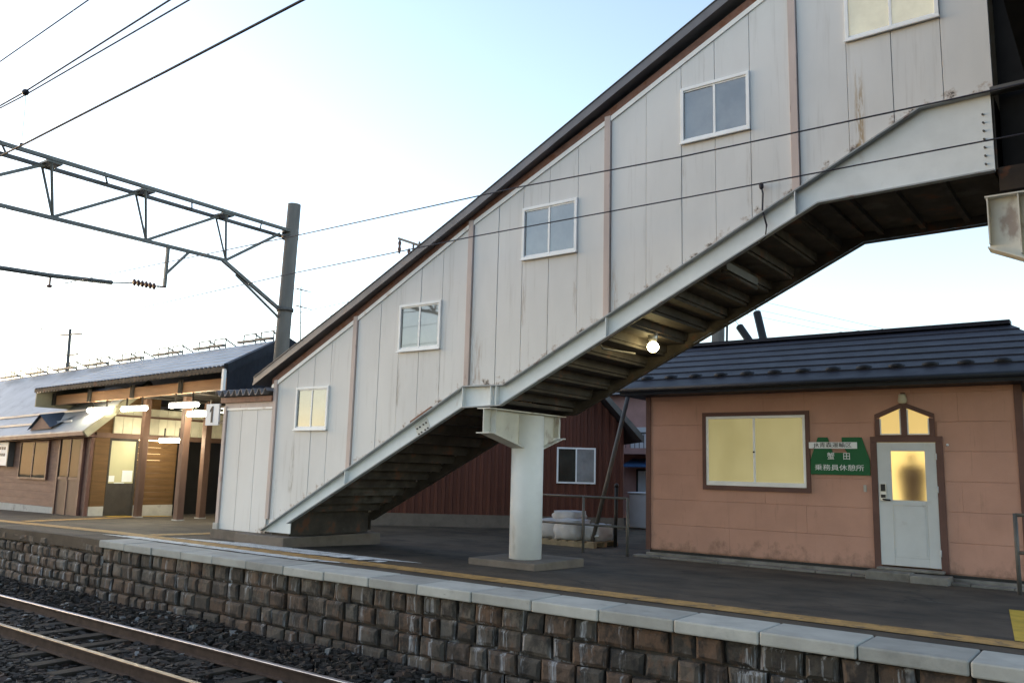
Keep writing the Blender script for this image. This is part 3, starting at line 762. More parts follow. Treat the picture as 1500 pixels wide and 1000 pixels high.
for x in [-7.46 + .493 * i for i in range(14)]:
    y = 14.2; z = lerp(ez, rz, (y - ey) / (ry - ey)) + .02
    if sg is None:
        m_ = MB().ball((x, y, z), .125, .075, .055, 12, 6).box(x - .11, x + .11, y - .01, y + .08, z - .04, z + .03)
        sg = m_.build('snow_guard', 'hutfascia', rf); sx = x
    else:
        c = sg.copy(); COL.objects.link(c); c.parent = rf; c.location = (x - sx, 0, 0)
# window
wo = MB().box(-6.35, -4.43, HY - .035, HY - .004, 1.13, 1.21).box(-6.35, -4.43, HY - .035, HY - .004, 2.43, 2.50).box(-6.35, -6.28, HY - .035, HY - .004, 1.21, 2.43).box(-4.50, -4.43, HY - .035, HY - .004, 1.21, 2.43)
wo = wo.build('window', 'brownframe', hut, bevel=.004)
b = MB(); x0, x1, z0, z1 = -6.28, -4.50, 1.21, 2.43; ya, yb = HY - .028, HY - .006
b.box(x0, x1, ya, yb, z0, z0 + .075).box(x0, x1, ya, yb, z1 - .045, z1).box(x0, x0 + .045, ya, yb, z0 + .075, z1 - .045).box(x1 - .045, x1, ya, yb, z0 + .075, z1 - .045).box(-5.41, -5.37, ya + .003, yb, z0 + .075, z1 - .045)
b.build('sash', 'alu', wo, bevel=.003)
m_, t_, bs, out_ = nt('lit_window_curtain')
cc = mix(t_, ramp(t_, noise(t_, 1.4, (1.2, 1, .8)), .3, .7), (.60, .51, .21), (.78, .68, .31))
cc = mix(t_, math_(t_, 'MULTIPLY', ramp(t_, noise(t_, 5, (5, 1, .1)), .45, .7), .25), cc, (.5, .42, .17))
t_.links.new(cc, bs.inputs['Emission Color']); bs.inputs['Emission Strength'].default_value = .085; bs.inputs['Base Color'].default_value = (.35, .3, .16, 1); bs.inputs['Roughness'].default_value = .3
mt['curtain'] = m_
for xa, xb, yy in ((x0 + .045, -5.41, HY - .014), (-5.37, x1 - .045, HY - .010)):
    MB().box(xa, xb, yy, yy + .006, z0 + .075, z1 - .045).build('lit_pane', 'curtain', wo)
MB().ball((-5.395, HY - .034, 1.80), .018).build('latch', 'black', wo)
# door
df = MB().box(-3.47, -3.375, HY - .03, HY - .004, .0, 1.965).box(-2.52, -2.42, HY - .03, HY - .004, .0, 1.965).box(-3.47, -2.42, HY - .03, HY - .004, 1.966, 2.06)
df = df.build('door_frame', 'brownframe', hut, bevel=.004)
b = MB()
ya, yb = HY - .022, HY - .005
b.box(-3.3745, -3.17, ya, yb, .07, 1.964).box(-2.68, -2.5205, ya, yb, .07, 1.964).box(-3.17, -2.68, ya, yb, 1.83, 1.964).box(-3.17, -2.68, ya, yb, .99, 1.07)
b.box(-3.17, -2.68, ya, yb, .07, .20).box(-3.169, -2.681, ya + .006, yb, .201, .989)
dr = b.build('door', 'doorgrey', hut, bevel=.004)
MB().box(-3.14, -2.71, ya + .001, ya + .0055, .235, .955).build('door_panel', 'doorgrey', dr, bevel=.002)
MB().box(-3.17, -2.68, ya + .004, ya + .012, 1.07, 1.83).build('door_glass', 'frosted', dr)
MB().box(-3.35, -3.25, ya - .02, ya - .001, 1.05, 1.32).build('keypad', 'steel', dr, bevel=.004)
MB().box(-3.335, -3.265, ya - .032, ya - .02, 1.20, 1.31).box(-3.335, -3.265, ya - .032, ya - .02, 1.10, 1.15).build('keypad_button', 'black', dr, bevel=.004)
MB().tube([(-3.3, ya - .021, 1.075), (-3.3, ya - .06, 1.075), (-3.19, ya - .06, 1.065)], .014, 8).build('handle', 'black', dr)
for z in (.3, 1.25, 1.75): MB().tube([(-2.52, ya - .008, z - .05), (-2.52, ya - .008, z + .05)], .012, 8).build('hinge', 'doorgrey', dr)
# lit room behind the door glass: back wall and a dark coat hanging in front of it
MB().box(-3.9, -2.0, HY + .62, HY + .64, .3, 2.3).build('room_wall', 'roomlight', hut)
b = MB()
b.ball((-2.95, HY + .40, 1.74), .06, .06, .07)
for (z0_, z1_, w0, w1) in ((1.64, 1.58, .07, .19), (1.58, 1.40, .19, .215), (1.40, .95, .19, .16)):
    b.hexa([(-2.945 + sx_ * w_, HY + dy_, z_) for sx_ in (-1, 1) for dy_ in (.36, .44) for (z_, w_) in ((z1_, w1), (z0_, w0))])
co2 = b.build('hanging_coat', 'postbrown'); tag(co2, 'dark coat blurred behind the frosted door glass', 'coat')
# transom: two leaded lights with pointed frame
xm = -2.955
def quad(xa, xb, za0, za1, zb0, zb1, y0, y1, B):   # vertical strip quad prism
    B.hexa([(x, y, z) for (x, zl, zh) in ((xa, za0, za1), (xb, zb0, zb1)) for y in (y0, y1) for z in (zl, zh)])
b = MB(); ya, yb = HY - .03, HY - .004
quad(-3.39, xm, 2.34, 2.41, 2.52, 2.60, ya, yb, b); quad(xm, -2.52, 2.52, 2.60, 2.34, 2.41, ya, yb, b)
b.box(-3.39, -3.315, ya, yb, 2.061, 2.34).box(-2.595, -2.52, ya, yb, 2.061, 2.34).box(xm - .045, xm + .045, ya - .003, yb, 2.061, 2.515).box(-3.315, xm - .046, ya, yb, 2.061, 2.085).box(xm + .046, -2.595, ya, yb, 2.061, 2.085)
tf = b.build('transom_frame', 'brownframe', hut, bevel=.003)
b = MB(); 
quad(-3.315, xm - .045, 2.085, 2.36, 2.085, 2.505, HY - .012, HY - .006, b); quad(xm + .045, -2.595, 2.085, 2.505, 2.085, 2.36, HY - .012, HY - .006, b)
b.build('transom_light', 'transom', tf)
b = MB()
for (xa, xb, hi_a, hi_b) in ((-3.315, xm - .045, 2.36, 2.505), (xm + .045, -2.595, 2.505, 2.36)):
    b.box(xa, xa + .02, HY - .02, HY - .0121, 2.087, hi_a - .02).box(xb - .02, xb, HY - .02, HY - .0121, 2.087, hi_b - .02).box(xa + .02, xb - .02, HY - .02, HY - .0121, 2.087, 2.105)
b.build('transom_bead', 'alu', tf)
MB().box(-3.6, -3.555, HY - .02, HY - .004, 1.18, 1.29).build('doorbell', 'plinth', hut, bevel=.004)
MB().ball((-2.355, HY - .012, 1.93), .02).build('wall_knob', 'signwhite', hut)
pl_ = root('porch_lamp', 'unlit cream dome lamp above the pointed hut window', 'lamp', (-2.955, HY - .05, 2.6))
MB().tube([(xm, HY - .06, 2.61), (xm, HY - .06, 2.72)], [.07, .05], 14).ball((xm, HY - .06, 2.615), .07, .07, .045).build('shade', 'cream', pl_)
MB().box(xm - .03, xm + .03, HY - .04, HY - .004, 2.63, 2.75).build('bracket', 'brownframe', pl_)
ds = MB().box(-3.50, -2.86, 13.72, 14.118, -.2, .01).box(-2.855, -2.35, 13.66, 14.118, -.2, -.005).box(-3.40, -2.46, 14.0, 14.2, .01, .05)
ds = ds.build('door_step', 'apron', bevel=.015); tag(ds, 'worn concrete doorstep in front of the grey hut door', 'doorstep')
# apron strip in front of the hut
b = MB()
for i in range(12):
    x0 = -7.6 + i * .55; b.box(x0 + .004, x0 + .546, 13.9 + random.uniform(-.01, .01), 14.115, -.2, -.085 + random.uniform(-.006, .006))
o = b.build('kerb', 'apron', bevel=.01, origin=(0, 0, 0)); o['kind'] = 'structure'
# sign
sg_ = root('green_sign', 'green cut out sign with white characters beside the hut door', 'sign', (-3.95, HY - .02, 1.44))
pts = [(-4.425, 1.44), (-3.485, 1.44), (-3.485, 1.68), (-3.60, 2.05), (-3.91, 2.05), (-3.91, 1.93), (-3.83, 1.80), (-4.06, 1.80), (-4.10, 1.93), (-4.14, 2.05), (-4.295, 2.05), (-4.425, 1.68)]
MB().prism_xz(pts, HY - .03, HY - .008).build('board', 'green', sg_, bevel=.003)
MB().box(-4.44, -3.67, HY - .042, HY - .0305, 1.865, 1.97).build('name_strip', 'signwhite', sg_, bevel=.002)
text('JR青森運輸区', .088, (-4.055, HY - .0435, 1.917), 'ink', 'strip_lettering', sg_, .002, 1.18)
text('蟹　田', .125, (-3.965, HY - .0315, 1.735), 'signwhite', 'name_lettering', sg_, .002, 1.0)
text('乗務員休憩所', .105, (-3.965, HY - .0315, 1.55), 'signwhite', 'room_lettering', sg_, .002, 1.25)

# right-hand fence and what is beyond
fr_ = root('pipe_fence', 'short grey pipe fence at the right end of the hut', 'fence', (-1.2, 13.4, -.1))
for x in (-1.43, .3, 1.8): MB().tube([(x, 13.35, -.12), (x, 13.35, .97)], .028, 8).build('post', 'fencegrey', fr_)
for z in (.95, .45): MB().tube([(-1.43, 13.35, z), (1.8, 13.35, z)], .024, 8).build('rail', 'fencegrey', fr_)
sh = root('dark_shed', 'dark brown shed half hidden behind the right end of the hut', 'shed', (1.5, 20, -.1))
MB().box(-1.8, 6, 20, 24, -.15, 3.2).build('wall', 'darkrib', sh)
MB().prism_yz([(19.6, 3.2), (22, 4.3), (24.4, 3.2)], -2.1, 6.3).build('roof', 'redroof', sh)
for z in (1.9, 2.7): MB().box(-1.72, -.9, 19.97, 19.999, z, z + .4).build('window', 'redglass', sh)
ol = root('wall_lamp', 'small glowing orange lamp at the far right beyond the hut', 'lamp', (-1.62, 17.6, 1.9))
MB().ball((-1.55, 16.6, 1.86), .055).build('bulb', 'orangebulb', ol)
MB().tube([(-1.55, 16.6, 1.9), (-1.55, 16.6, 2.05), (-1.42, 16.6, 2.05)], .02, 8).build('bracket', 'black', ol)

# ---------------------------------------------------------------- behind the stairs
rh = root('red_house', 'dark red corrugated house with steep gable behind the white column', 'house', (-13.9, 17.8, -.12))
RU = Vector((.7503, .6611, 0)); RN = Vector((.6611, -.7503, 0)); RA = Vector((-16.45, 15.57, 0))
def turned(B): B.v = [tuple(RA + RU * x - RN * y + Vector((0, 0, z))) for x, y, z in B.v]; return B
def ribbed(B, x0, x1, y, z0, zf, pitch=.19, dep=.03):
    n = round((x1 - x0) / pitch)
    for i in range(n):
        xa = x0 + i * pitch; xs_ = [xa, xa + pitch * .45, xa + pitch * .55, xa + pitch * .9, xa + pitch]; dy = [0, 0, -dep, -dep, 0]
        for (x_a, x_b, da, db) in zip(xs_, xs_[1:], dy, dy[1:]):
            B.add([(x_a, y + da, z0), (x_b, y + db, z0), (x_b, y + db, zf(x_b)), (x_a, y + da, zf(x_a))], [(0, 1, 2, 3)])
gz = lambda x: 2.62 + 1.09 * (3.69 - abs(x - 3.18))
b = MB(); ribbed(b, -.51, 6.87, 0, .2, gz, .2, .032)
b.prism_xz([(-.51, .1), (6.87, .1), (6.87, 2.6), (3.18, gz(3.18) - .03), (-.51, 2.6)], .01, 8)
turned(b).build('wall', 'redwall', rh)
turned(MB().box(-.55, 6.89, -.05, .009, -.2, .2)).build('foundation', 'concrete', rh)
b = MB()
for (xa, za) in ((7.27, 2.22), (-.91, 2.22)):
    b.hexa([(x, y, z + q) for (x, z) in ((xa, za), (3.18, 2.22 + 1.09 * 4.09)) for y in (-.6, 8.3) for q in (0, .15)])
turned(b).build('roof', 'redroof', rh)
b = MB()
for (xa, za) in ((7.29, 2.2), (-.93, 2.2)):
    b.hexa([(x, y, z + q) for (x, z) in ((xa, za), (3.18, 2.2 + 1.09 * 4.11)) for y in (-.64, -.605) for q in (.0, .19)])
turned(b).build('verge_board', 'fencegrey', rh)
w = turned(MB().box(5.05, 6.11, -.06, -.035, 1.08, 1.125).box(5.05, 6.11, -.06, -.035, 2.0, 2.045).box(5.05, 5.095, -.06, -.035, 1.125, 2.0).box(6.065, 6.11, -.06, -.035, 1.125, 2.0).box(5.56, 5.60, -.06, -.035, 1.125, 2.0)).build('window', 'alu', rh)
turned(MB().box(5.095, 5.56, -.05, -.04, 1.125, 2.0)).build('pane', 'darkglass', w)
turned(MB().box(5.60, 6.065, -.055, -.045, 1.125, 2.0)).build('pane', 'redglass', w)
fe = root('rail_fence', 'grey pipe fence between the white column and the hut', 'fence', (-8.9, 13.9, -.12))
for x in (-10.0, -8.57, -7.62): MB().tube([(x, 13.75, -.14), (x, 13.75, .93)], .027, 8).build('post', 'fencegrey', fe)
for z in (.92, .40): MB().tube([(-10.0, 13.75, z), (-7.6, 13.75, z)], .022, 8).build('rail', 'fencegrey', fe)
lpz = root('leaning_strut', 'thin grey strut leaning up to the left eave of the hut', 'strut', (-8.8, 15.0, -.12))
MB().tube([(-9.1, 14.9, -.13), (-8.25, 14.9, 2.95)], .045, 10).build('strut_pole', 'fencegrey', lpz)
MB().tube([(-9.1, 14.9, .1), (-8.9, 14.9, .1)], .03, 8).build('strut_clamp', 'steel', lpz)
o = MB().tube([(-8.82, 15.4, -.13), (-8.80, 15.4, 1.12)], .04, 8).ball((-8.80, 15.4, 1.12), .05).build('short_post', 'black'); tag(o, 'short black upright post behind the grey pipe fence', 'post')
pa = MB()
for y in (14.75, 15.15, 15.6): pa.box(-10.4, -8.9, y - .05, y + .05, -.125, -.03)
for i in range(7): pa.box(-10.4 + i * .22, -10.4 + i * .22 + .16, 14.7, 15.65, -.03, -.005)
pa = pa.build('pallet', 'palletwood', bevel=.004); tag(pa, 'wooden pallet carrying white sacks behind the fence', 'pallet')
def sack(x, y, z, sx, sy, sz, label):
    bm = bmesh.new(); bmesh.ops.create_cube(bm, size=2)
    bmesh.ops.subdivide_edges(bm, edges=bm.edges[:], cuts=5, use_grid_fill=True)
    for v in bm.verts:
        p_ = Vector(v.co); q = p_.normalized() * 1.25; v.co = p_.lerp(q, .26)
        v.co += Vector((random.uniform(-.09, .09), random.uniform(-.09, .09), random.uniform(-.09, .09)))
        v.co = Vector((v.co.x * sx, v.co.y * sy, (v.co.z + 1) * sz))
    for f in bm.faces: f.smooth = True
    me = bpy.data.meshes.new('white_sack'); bm.to_mesh(me); bm.free(); me.materials.append(mt['sack'])
    o = bpy.data.objects.new('white_sack', me); COL.objects.link(o); o.location = (x, y, z); tag(o, label, 'sack', 'sacks on the pallet')
sack(-10.15, 15.1, .0, .26, .3, .19, 'white sack nearest the white column on the pallet')
sack(-9.62, 15.0, .0, .27, .3, .20, 'white sack in the middle of the pallet')
sack(-9.12, 15.2, .0, .2, .3, .16, 'bluish white sack at the right end of the pallet')
sack(-9.85, 15.25, .36, .28, .26, .1, 'flat white sack lying across the others on the pallet')

# pink house far behind
ph = root('pink_house', 'pink two storey house glimpsed between red gable and hut', 'house', (-13, 26, -.1))
MB().box(-16, -9, 26, 33, -.15, 4.15).build('wall', 'pinkwall', ph)
MB().prism_yz([(25.7, 4.15), (29.5, 5.2), (33.3, 4.15)], -16.3, -8.7).build('roof', 'redroof', ph)
MB().box(-14.7, -12.4, 25.1, 25.99, 2.05, 2.25).build('balcony_floor', 'pinkwall', ph)
b = MB().box(-14.7, -12.4, 25.1, 25.14, 2.72, 2.78)
for i in range(14): b.box(-14.7 + i * .172, -14.68 + i * .172, 25.11, 25.13, 2.25, 2.72)
b.build('balcony_rail', 'fencegrey', ph)
MB().box(-14.3, -13.2, 25.96, 25.995, 2.2, 3.0).build('balcony_window', 'tankwhite', ph)
MB().hexa([(x, y, z + q) for x in (-14.2, -13.0) for (y, z) in ((25.2, 1.62), (25.99, 1.86)) for q in (0, .06)]).build('awning', 'blueawning', ph)
w = MB().box(-14.05, -13.1, 25.96, 25.99, .62, .68).box(-14.05, -13.1, 25.96, 25.99, 1.5, 1.56).box(-14.05, -13.99, 25.96, 25.99, .68, 1.5).box(-13.16, -13.1, 25.96, 25.99, .68, 1.5).box(-13.61, -13.55, 25.96, 25.99, .68, 1.5).build('window', 'black', ph)
MB().box(-13.99, -13.16, 25.975, 25.985, .68, 1.5).build('pane', 'tankwhite', w)
b = MB().box(-11.6, -10.5, 21.0, 21.5, -.1, .82).box(-11.65, -10.45, 20.97, 21.53, .82, .88)
o = b.build('storage_tank', 'tankwhite', bevel=.03); tag(o, 'white box tank standing behind the fence beside the hut', 'tank')

up = root('utility_pole', 'concrete utility pole rising behind the hut roof', 'utility pole', (-8.55, 20, -.1))
MB().tube([(-8.65, 20, -.15), (-8.4, 20, 6.9)], [.19, .15], 16).build('shaft', 'pole', up)
MB().tube([(-8.33, 19.85, -.1), (-8.12, 19.85, 6.5)], .03, 8).build('cable_pipe', 'black', up)
def leaner(x0, z0, x1, z1, label):
    r_ = root('stay_post', label, 'post', (x0, 20, -.15), 'leaning black stay posts behind the hut')
    a = Vector((x0, 20, z0)); c = Vector((x1, 20, z1)); dd = (c - a).normalized()
    base = a - dd * ((z0 + .15) / dd.z)
    MB().tube([base, c], [.11, .098], 14).build('stay_shaft', 'black', r_)
    MB().tube([c, c + dd * .03], [.098, .07], 14).build('stay_cap', 'fencegrey', r_)
    MB().tube([c + dd * .03, c + Vector((-.35, 0, .55))], .008, 5).build('stay_wire', 'wire', r_)
leaner(-7.64, 4.73, -7.9, 5.13, 'shorter and more tilted of the two black stay posts')
leaner(-7.29, 4.75, -7.44, 5.45, 'taller and more upright of the two black stay posts')

# ---------------------------------------------------------------- station at the left
sb = root('station_building', 'brown station building with grey roof and lit waiting passage', 'station', (-24, 14, -.2))
XW = -23.3
F0 = Vector((-26.05, 11.2, 3.38)); F1 = Vector((-16.6, 11.2, 3.55)); R0 = Vector((-37, 14, 4.36)); R1 = Vector((-18.25, 14, 4.72))
Rm = R0.lerp(R1, (-26.05 + 37) / 18.75)
# canopy roof (upper) + its ridge
def thick(B, quad_, th):
    B.hexa([quad_[0] - Vector((0, 0, th)), quad_[0], quad_[3] - Vector((0, 0, th)), quad_[3], quad_[1] - Vector((0, 0, th)), quad_[1], quad_[2] - Vector((0, 0, th)), quad_[2]])
b = MB(); thick(b, [F0, F1, R1, Rm], .10)
B1 = Vector((-18.3, 17.2, 3.6)); B0 = Vector((-37, 17.2, 3.2))
thick(b, [R0, R1, B1, B0], .10)
rf = b.build('roof', 'greyroof', sb)
# lower house roof runs up to the ridge at the left
E0 = Vector((-37, 11.28, 1.80)); E1 = Vector((-22.95, 11.28, 2.18))
def hr(x, y): # point on lower roof
    z_e = lerp(1.80, 2.18, (x + 37) / 14.05); z_r = R0.lerp(R1, (x + 37) / 18.75).z
    return Vector((x, y, lerp(z_e, z_r - .02, (y - 11.28) / 2.72)))
b = MB(); thick(b, [hr(-37, 11.28), hr(-26.06, 11.28), hr(-26.06, 13.98), hr(-37, 13.98)], .08)
thick(b, [hr(-26.06, 11.28), hr(-22.95, 11.28), hr(-22.95, 12.9), hr(-26.06, 12.9)], .08)
for y in (11.62, 12.0):
    b.bar(hr(-37, y) + Vector((0, 0, .03)), hr(-24.6, y) + Vector((0, 0, .03)), .05, .06)
b.build('house_roof', 'greyroof', sb)
b = MB()
for k in range(1, 7):
    t = k / 7
    b.bar(F0.lerp(Rm, t) + Vector((0, 0, .004)), F1.lerp(R1, t) + Vector((0, 0, .002)), .03, .010)
b.build('roof_seam', 'greyroof', rf)
b = MB().bar(hr(-22.9, 11.2) - Vector((0, 0, .05)), hr(-22.9, 12.95) - Vector((0, 0, .05)), .10, .20)
b.build('rake_board', 'olivefascia', sb)
b = MB().bar(hr(-37, 11.24) - Vector((0, 0, .06)), hr(-22.95, 11.24) - Vector((0, 0, .06)), .10, .10)
b.build('house_gutter', 'brownframe', sb)
MB().hexa([(x, y, z + q) for (x, z) in ((-37, 1.62), (-22.98, 2.0)) for y in (11.35, 11.6) for q in (0, .05)]).build('house_soffit', 'brownframe', sb)
# corrugated canopy edge
b = MB(); n = 220; vs = []
for i in range(n):
    t = i / (n - 1); p_ = F0.lerp(F1, t); z = p_.z + .0 + .028 * math.sin(t * 55 * 2 * math.pi)
    vs += [(p_.x, 11.13, z + .015), (p_.x, 11.13, z - .10), (p_.x, 11.196, z + .03)]
b.add(vs, [f for i in range(n - 1) for f in ((3 * i, 3 * i + 3, 3 * i + 4, 3 * i + 1), (3 * i + 2, 3 * i + 5, 3 * i + 3, 3 * i))])
b.build('canopy_edge', 'darkrib', rf)
# canopy underside
lo0 = Vector((-26.0, 11.3, 2.9)); 
b = MB().hexa([(-26.09, 11.2, 2.88), (-26.09, 11.2, 3.36), (-26.09, 13.2, 2.88), (-26.09, 13.2, 4.0), (-26.03, 11.2, 2.88), (-26.03, 11.2, 3.36), (-26.03, 13.2, 2.88), (-26.03, 13.2, 4.0)])
b.build('canopy_side', 'olivefascia', sb)
b = MB().hexa([(x, y, z + q) for (x, z) in ((-26.0, 2.98), (-17.1, 3.13)) for y in (11.72, 11.86) for q in (0, .27)])
b.build('front_beam', 'orangebeam', sb)
for x in (-26.02, -23.9, -21.6, -19.3, -17.0):
    z = lerp(2.98, 3.14, (x + 26) / 9.3)
    MB().box(x, x + .1, 11.64, 11.715, z - .02, z + .33).build('canopy_bracket', 'darksoffit', sb)
    if x < -17.5: MB().box(x + .02, x + .14, 11.87, 14 if x > -20 else 16, z + .02, z + .10).build('canopy_joist', 'darksoffit', sb)
b = MB().prism_xy([(-26, 11.9), (-17.2, 11.9), (-18.5, 14.05), (-18.5, 16.4), (-26, 16.4)], 3.2, 3.24)
b.build('canopy_ceiling', 'darksoffit', sb)
# gable end at the right
b = MB().add([F1 - Vector((0, 0, .7)), F1 - Vector((0, 0, .10)), R1 - Vector((0, 0, .10)), B1 - Vector((0, 0, .1)), Vector((B1.x, B1.y, -.3)), Vector((R1.x, R1.y, -.3)), Vector((R1.x, R1.y, 2.8))], [(0, 1, 2, 6), (5, 2, 3, 4)])
b.build('gable_wall', 'navygable', sb)
b = MB().bar(F1 + Vector((.03, -.05, -.04)), R1 + Vector((.03, 0, -.04)), .10, .22).bar(R1 + Vector((.03, 0, -.04)), B1 + Vector((.03, 0, -.04)), .10, .22)
b.build('verge_board', 'navygable', sb)
MB().box(-16.66, -16.58, 11.10, 11.17, 2.9, 3.5).build('corner_flashing', 'flash', sb)
# ridge snow frames
fr0 = None
for i in range(8):
    t = (i + .4) / 8; p_ = R0.lerp(R1, .05 + .93 * t)
    b = MB()
    for k in range(2):
        x = p_.x + k * .78; z = R0.lerp(R1, (x + 37) / 18.75).z
        for xx_ in (x, x + .55): b.bar((xx_, 13.9, z - .02), (xx_, 13.9, z + .25), .026, .026)
        b.bar((x - .02, 13.9, z + .25), (x + .57, 13.9, z + .26), .026, .026)
        b.bar((x + .5, 13.9, z + .25), (x + .25, 14.45, z + .12), .03, .03)
        b.bar((x - .1, 13.8, z + .04), (x + .62, 13.8, z + .04), .1, .06)
    b.build('snow_frame', 'fencegrey', rf)
# house walls
def wallz(x): return lerp(-.30, -.14, (x + 37) / 14)
b = MB(); z = .03
zs = [.0 + .21 * i for i in range(11)]
for za, zb in zip(zs, zs[1:]):
    b.box(-37, XW - .07, 11.6 + random.uniform(-.002, .002), 11.62, za + .002, zb - .002)
b.build('house_wall', 'housewall', sb, bevel=.003)
MB().box(-37, XW - .0, 11.625, 11.7, -.3, 2.1).build('house_wall_core', 'housewall', sb)
MB().box(-37, -24.95, 11.56, 11.64, -.4, .0).build('house_base', 'plinth', sb, bevel=.01)
b = MB().box(XW - .07, XW + .02, 11.57, 11.66, -.25, 2.12)
b.build('corner_trim', 'brownframe', sb)
# house window and sliding doors
w = MB().box(-27.5, -25.66, 11.53, 11.59, .76, .82).box(-27.5, -25.66, 11.53, 11.59, 1.84, 1.90).box(-27.5, -27.44, 11.53, 11.59, .82, 1.84).box(-25.72, -25.66, 11.53, 11.59, .82, 1.84).box(-26.62, -26.56, 11.53, 11.59, .82, 1.84).build('window', 'brownframe', sb)
MB().box(-27.44, -26.62, 11.55, 11.58, .82, 1.84).box(-26.56, -25.72, 11.545, 11.575, .82, 1.84).build('pane', 'darkglass', w)
d_ = MB().box(-24.95, -24.88, 11.5, 11.6, -.24, 2.0).box(-23.68, -23.55, 11.5, 11.6, -.24, 2.0).box(-24.88, -23.68, 11.5, 11.6, 1.93, 2.0).box(-24.31, -24.25, 11.51, 11.59, -.22, 1.93).box(-24.88, -23.68, 11.51, 11.59, .80, .88).build('sliding_door', 'brownframe', sb)
MB().box(-24.88, -24.31, 11.53, 11.57, .88, 1.93).box(-24.25, -23.68, 11.525, 11.565, .88, 1.93).build('pane', 'darkglass', d_)
MB().box(-24.88, -24.31, 11.53, 11.57, -.22, .80).box(-24.25, -23.68, 11.525, 11.565, -.22, .80).build('door_panel', 'postbrown', d_)
# little dormer on the house roof
dm = MB().prism_xz([(-26.6, 2.20), (-25.25, 2.25), (-25.93, 2.60)], 11.36, 11.40).build('dormer_front', 'housewall', sb)
b = MB()
A = Vector((-25.93, 11.3, 2.66)); K = Vector((-25.4, 12.2, 2.70)); 
b.add([(-25.2, 11.3, 2.27), A, (-25.93, 12.35, 2.84), (-24.6, 12.35, 2.98)], [(0, 1, 2, 3)])
b.add([(-26.66, 11.3, 2.20), A, (-25.93, 12.35, 2.84), (-26.66, 12.0, 2.7)], [(0, 1, 2, 3)])
b.build('dormer_roof', 'blueroof', dm)
# wall of the passage (faces the stairs)
MB().prism_yz([(11.68, 2.0), (13.6, 2.0), (13.6, 3.3), (13.0, 3.3), (11.68, 2.2)], XW - .11, XW - .07).build('house_gable', 'wood', sb)
MB().box(XW - .1, XW, 11.68, 12.12, .0, 2.1).build('passage_wall', 'wood', sb)
MB().box(XW - .1, XW + .03, 11.68, 12.10, -.3, .1).build('passage_base', 'plinth', sb)
tg = MB().box(XW - .06, XW, 12.13, 12.18, -.2, 2.0).box(XW - .06, XW, 12.92, 12.97, -.2, 2.0).box(XW - .06, XW, 12.18, 12.92, 1.93, 2.0).box(XW - .07, XW - .02, 12.18, 12.92, -.2, .74).build('ticket_gate', 'darksoffit', sb)
MB().box(XW - .05, XW - .03, 12.18, 12.92, .74, 1.93).build('ticket_glass', 'counter', tg)
MB().box(XW - .03, XW - .022, 12.36, 12.66, .62, .76).build('notice_paper', 'signwhite', tg)
MB().box(XW - .03, XW - .022, 12.20, 12.36, .78, .95).box(XW - .03, XW - .022, 12.58, 12.88, .78, 1.10).build('notice_paper', 'signwhite', tg)
b = MB()
for i in range(10): b.box(XW - .1, XW + random.uniform(-.003, .003), 12.98, 14.2, .12 + .185 * i, .12 + .185 * (i + 1) - .006)
b.build('wood_panel', 'wood', sb)
MB().box(XW - .1, XW + .02, 12.98, 14.2, -.3, .12).build('passage_base', 'plinth', sb)
MB().box(XW - .9, XW - .8, 14.2, 17.5, -.3, 3.0).build('doorway_shade', 'black', sb)  # black panel painting in the shade inside the opening
MB().box(XW - .12, XW + .06, 11.7, 16.0, 2.0, 2.14).build('lintel_beam', 'postbrown', sb)
b = MB()
for i in range(14): b.box(XW - .06, XW, 12.2 + i * .27, 12.2 + i * .27 + .255, 2.141, 2.90)
b.build('cream_panel', 'cream', sb)
b = MB().box(XW, XW + .03, 12.1, 16, 2.62, 2.68)
b.build('panel_rail', 'postbrown', sb)
MB().box(XW - .1, -15.5, 16.4, 16.5, -.3, 3.2).build('back_wall', 'wood', sb)
# posts under the canopy
for (x, y, w_) in ((-22.35, 12.6, .17), (-20.35, 12.6, .19), (-21.5, 14.0, .19)):
    MB().box(x - w_ / 2, x + w_ / 2, y - w_ / 2, y + w_ / 2, g(x, y) - .02, 3.12).build('canopy_post', 'postbrown', sb, bevel=.01)
    MB().box(x - w_ / 2 - .02, x + w_ / 2 + .02, y - w_ / 2 - .02, y + w_ / 2 + .02, g(x, y) - .02, g(x, y) + .03).build('post_foot', 'plinth', sb)
# station furniture: sign box on the house wall
ws = root('wall_sign', 'white box sign with grey lettering lines on the station house wall', 'sign', (-28.5, 11.4, 1.1))
MB().box(-29.4, -28.05, 11.42, 11.56, 1.13, 1.86).build('sign_box', 'signwhite', ws, bevel=.01)
MB().box(-28.05, -27.99, 11.40, 11.58, 1.10, 1.89).build('sign_end', 'fencegrey', ws)
b = MB()
for z in (1.62, 1.42): 
    for i in range(5): b.box(-28.95 + i * .15, -28.85 + i * .15, 11.412, 11.419, z, z + .09)
b.build('sign_lettering', 'fencegrey', ws)

# fluorescent lamps
fl = root('fluorescent_lamp', 'lit tube lamp leftmost under the canopy above the dormer', 'lamp', (0, 0, 0), 'lit tube lamps at the station')
MB().box(-.64, .64, -.035, .035, .055, .09).build('lamp_housing', 'flash', fl)
MB().tube([(-.63, 0, .0), (-.6, 0, 0), (.6, 0, 0), (.63, 0, .0)], [.02, .05, .05, .02], 12).build('lamp_tube', 'tube', fl)
MB().box(-.4, -.37, -.015, .015, .09, .36).box(.37, .4, -.015, .015, .09, .36).build('lamp_hanger', 'darksoffit', fl)
fl.location = (-23.35, 11.75, 2.76)
copy_thing(fl, (-21.5, 11.75, 2.75), 'lit tube lamp over the left canopy post')
copy_thing(fl, (-19.15, 11.75, 2.78), 'brightest lit tube lamp above the middle canopy post')
copy_thing(fl, (-19.5, 12.5, 2.62), 'lit tube lamp behind the platform number sign')
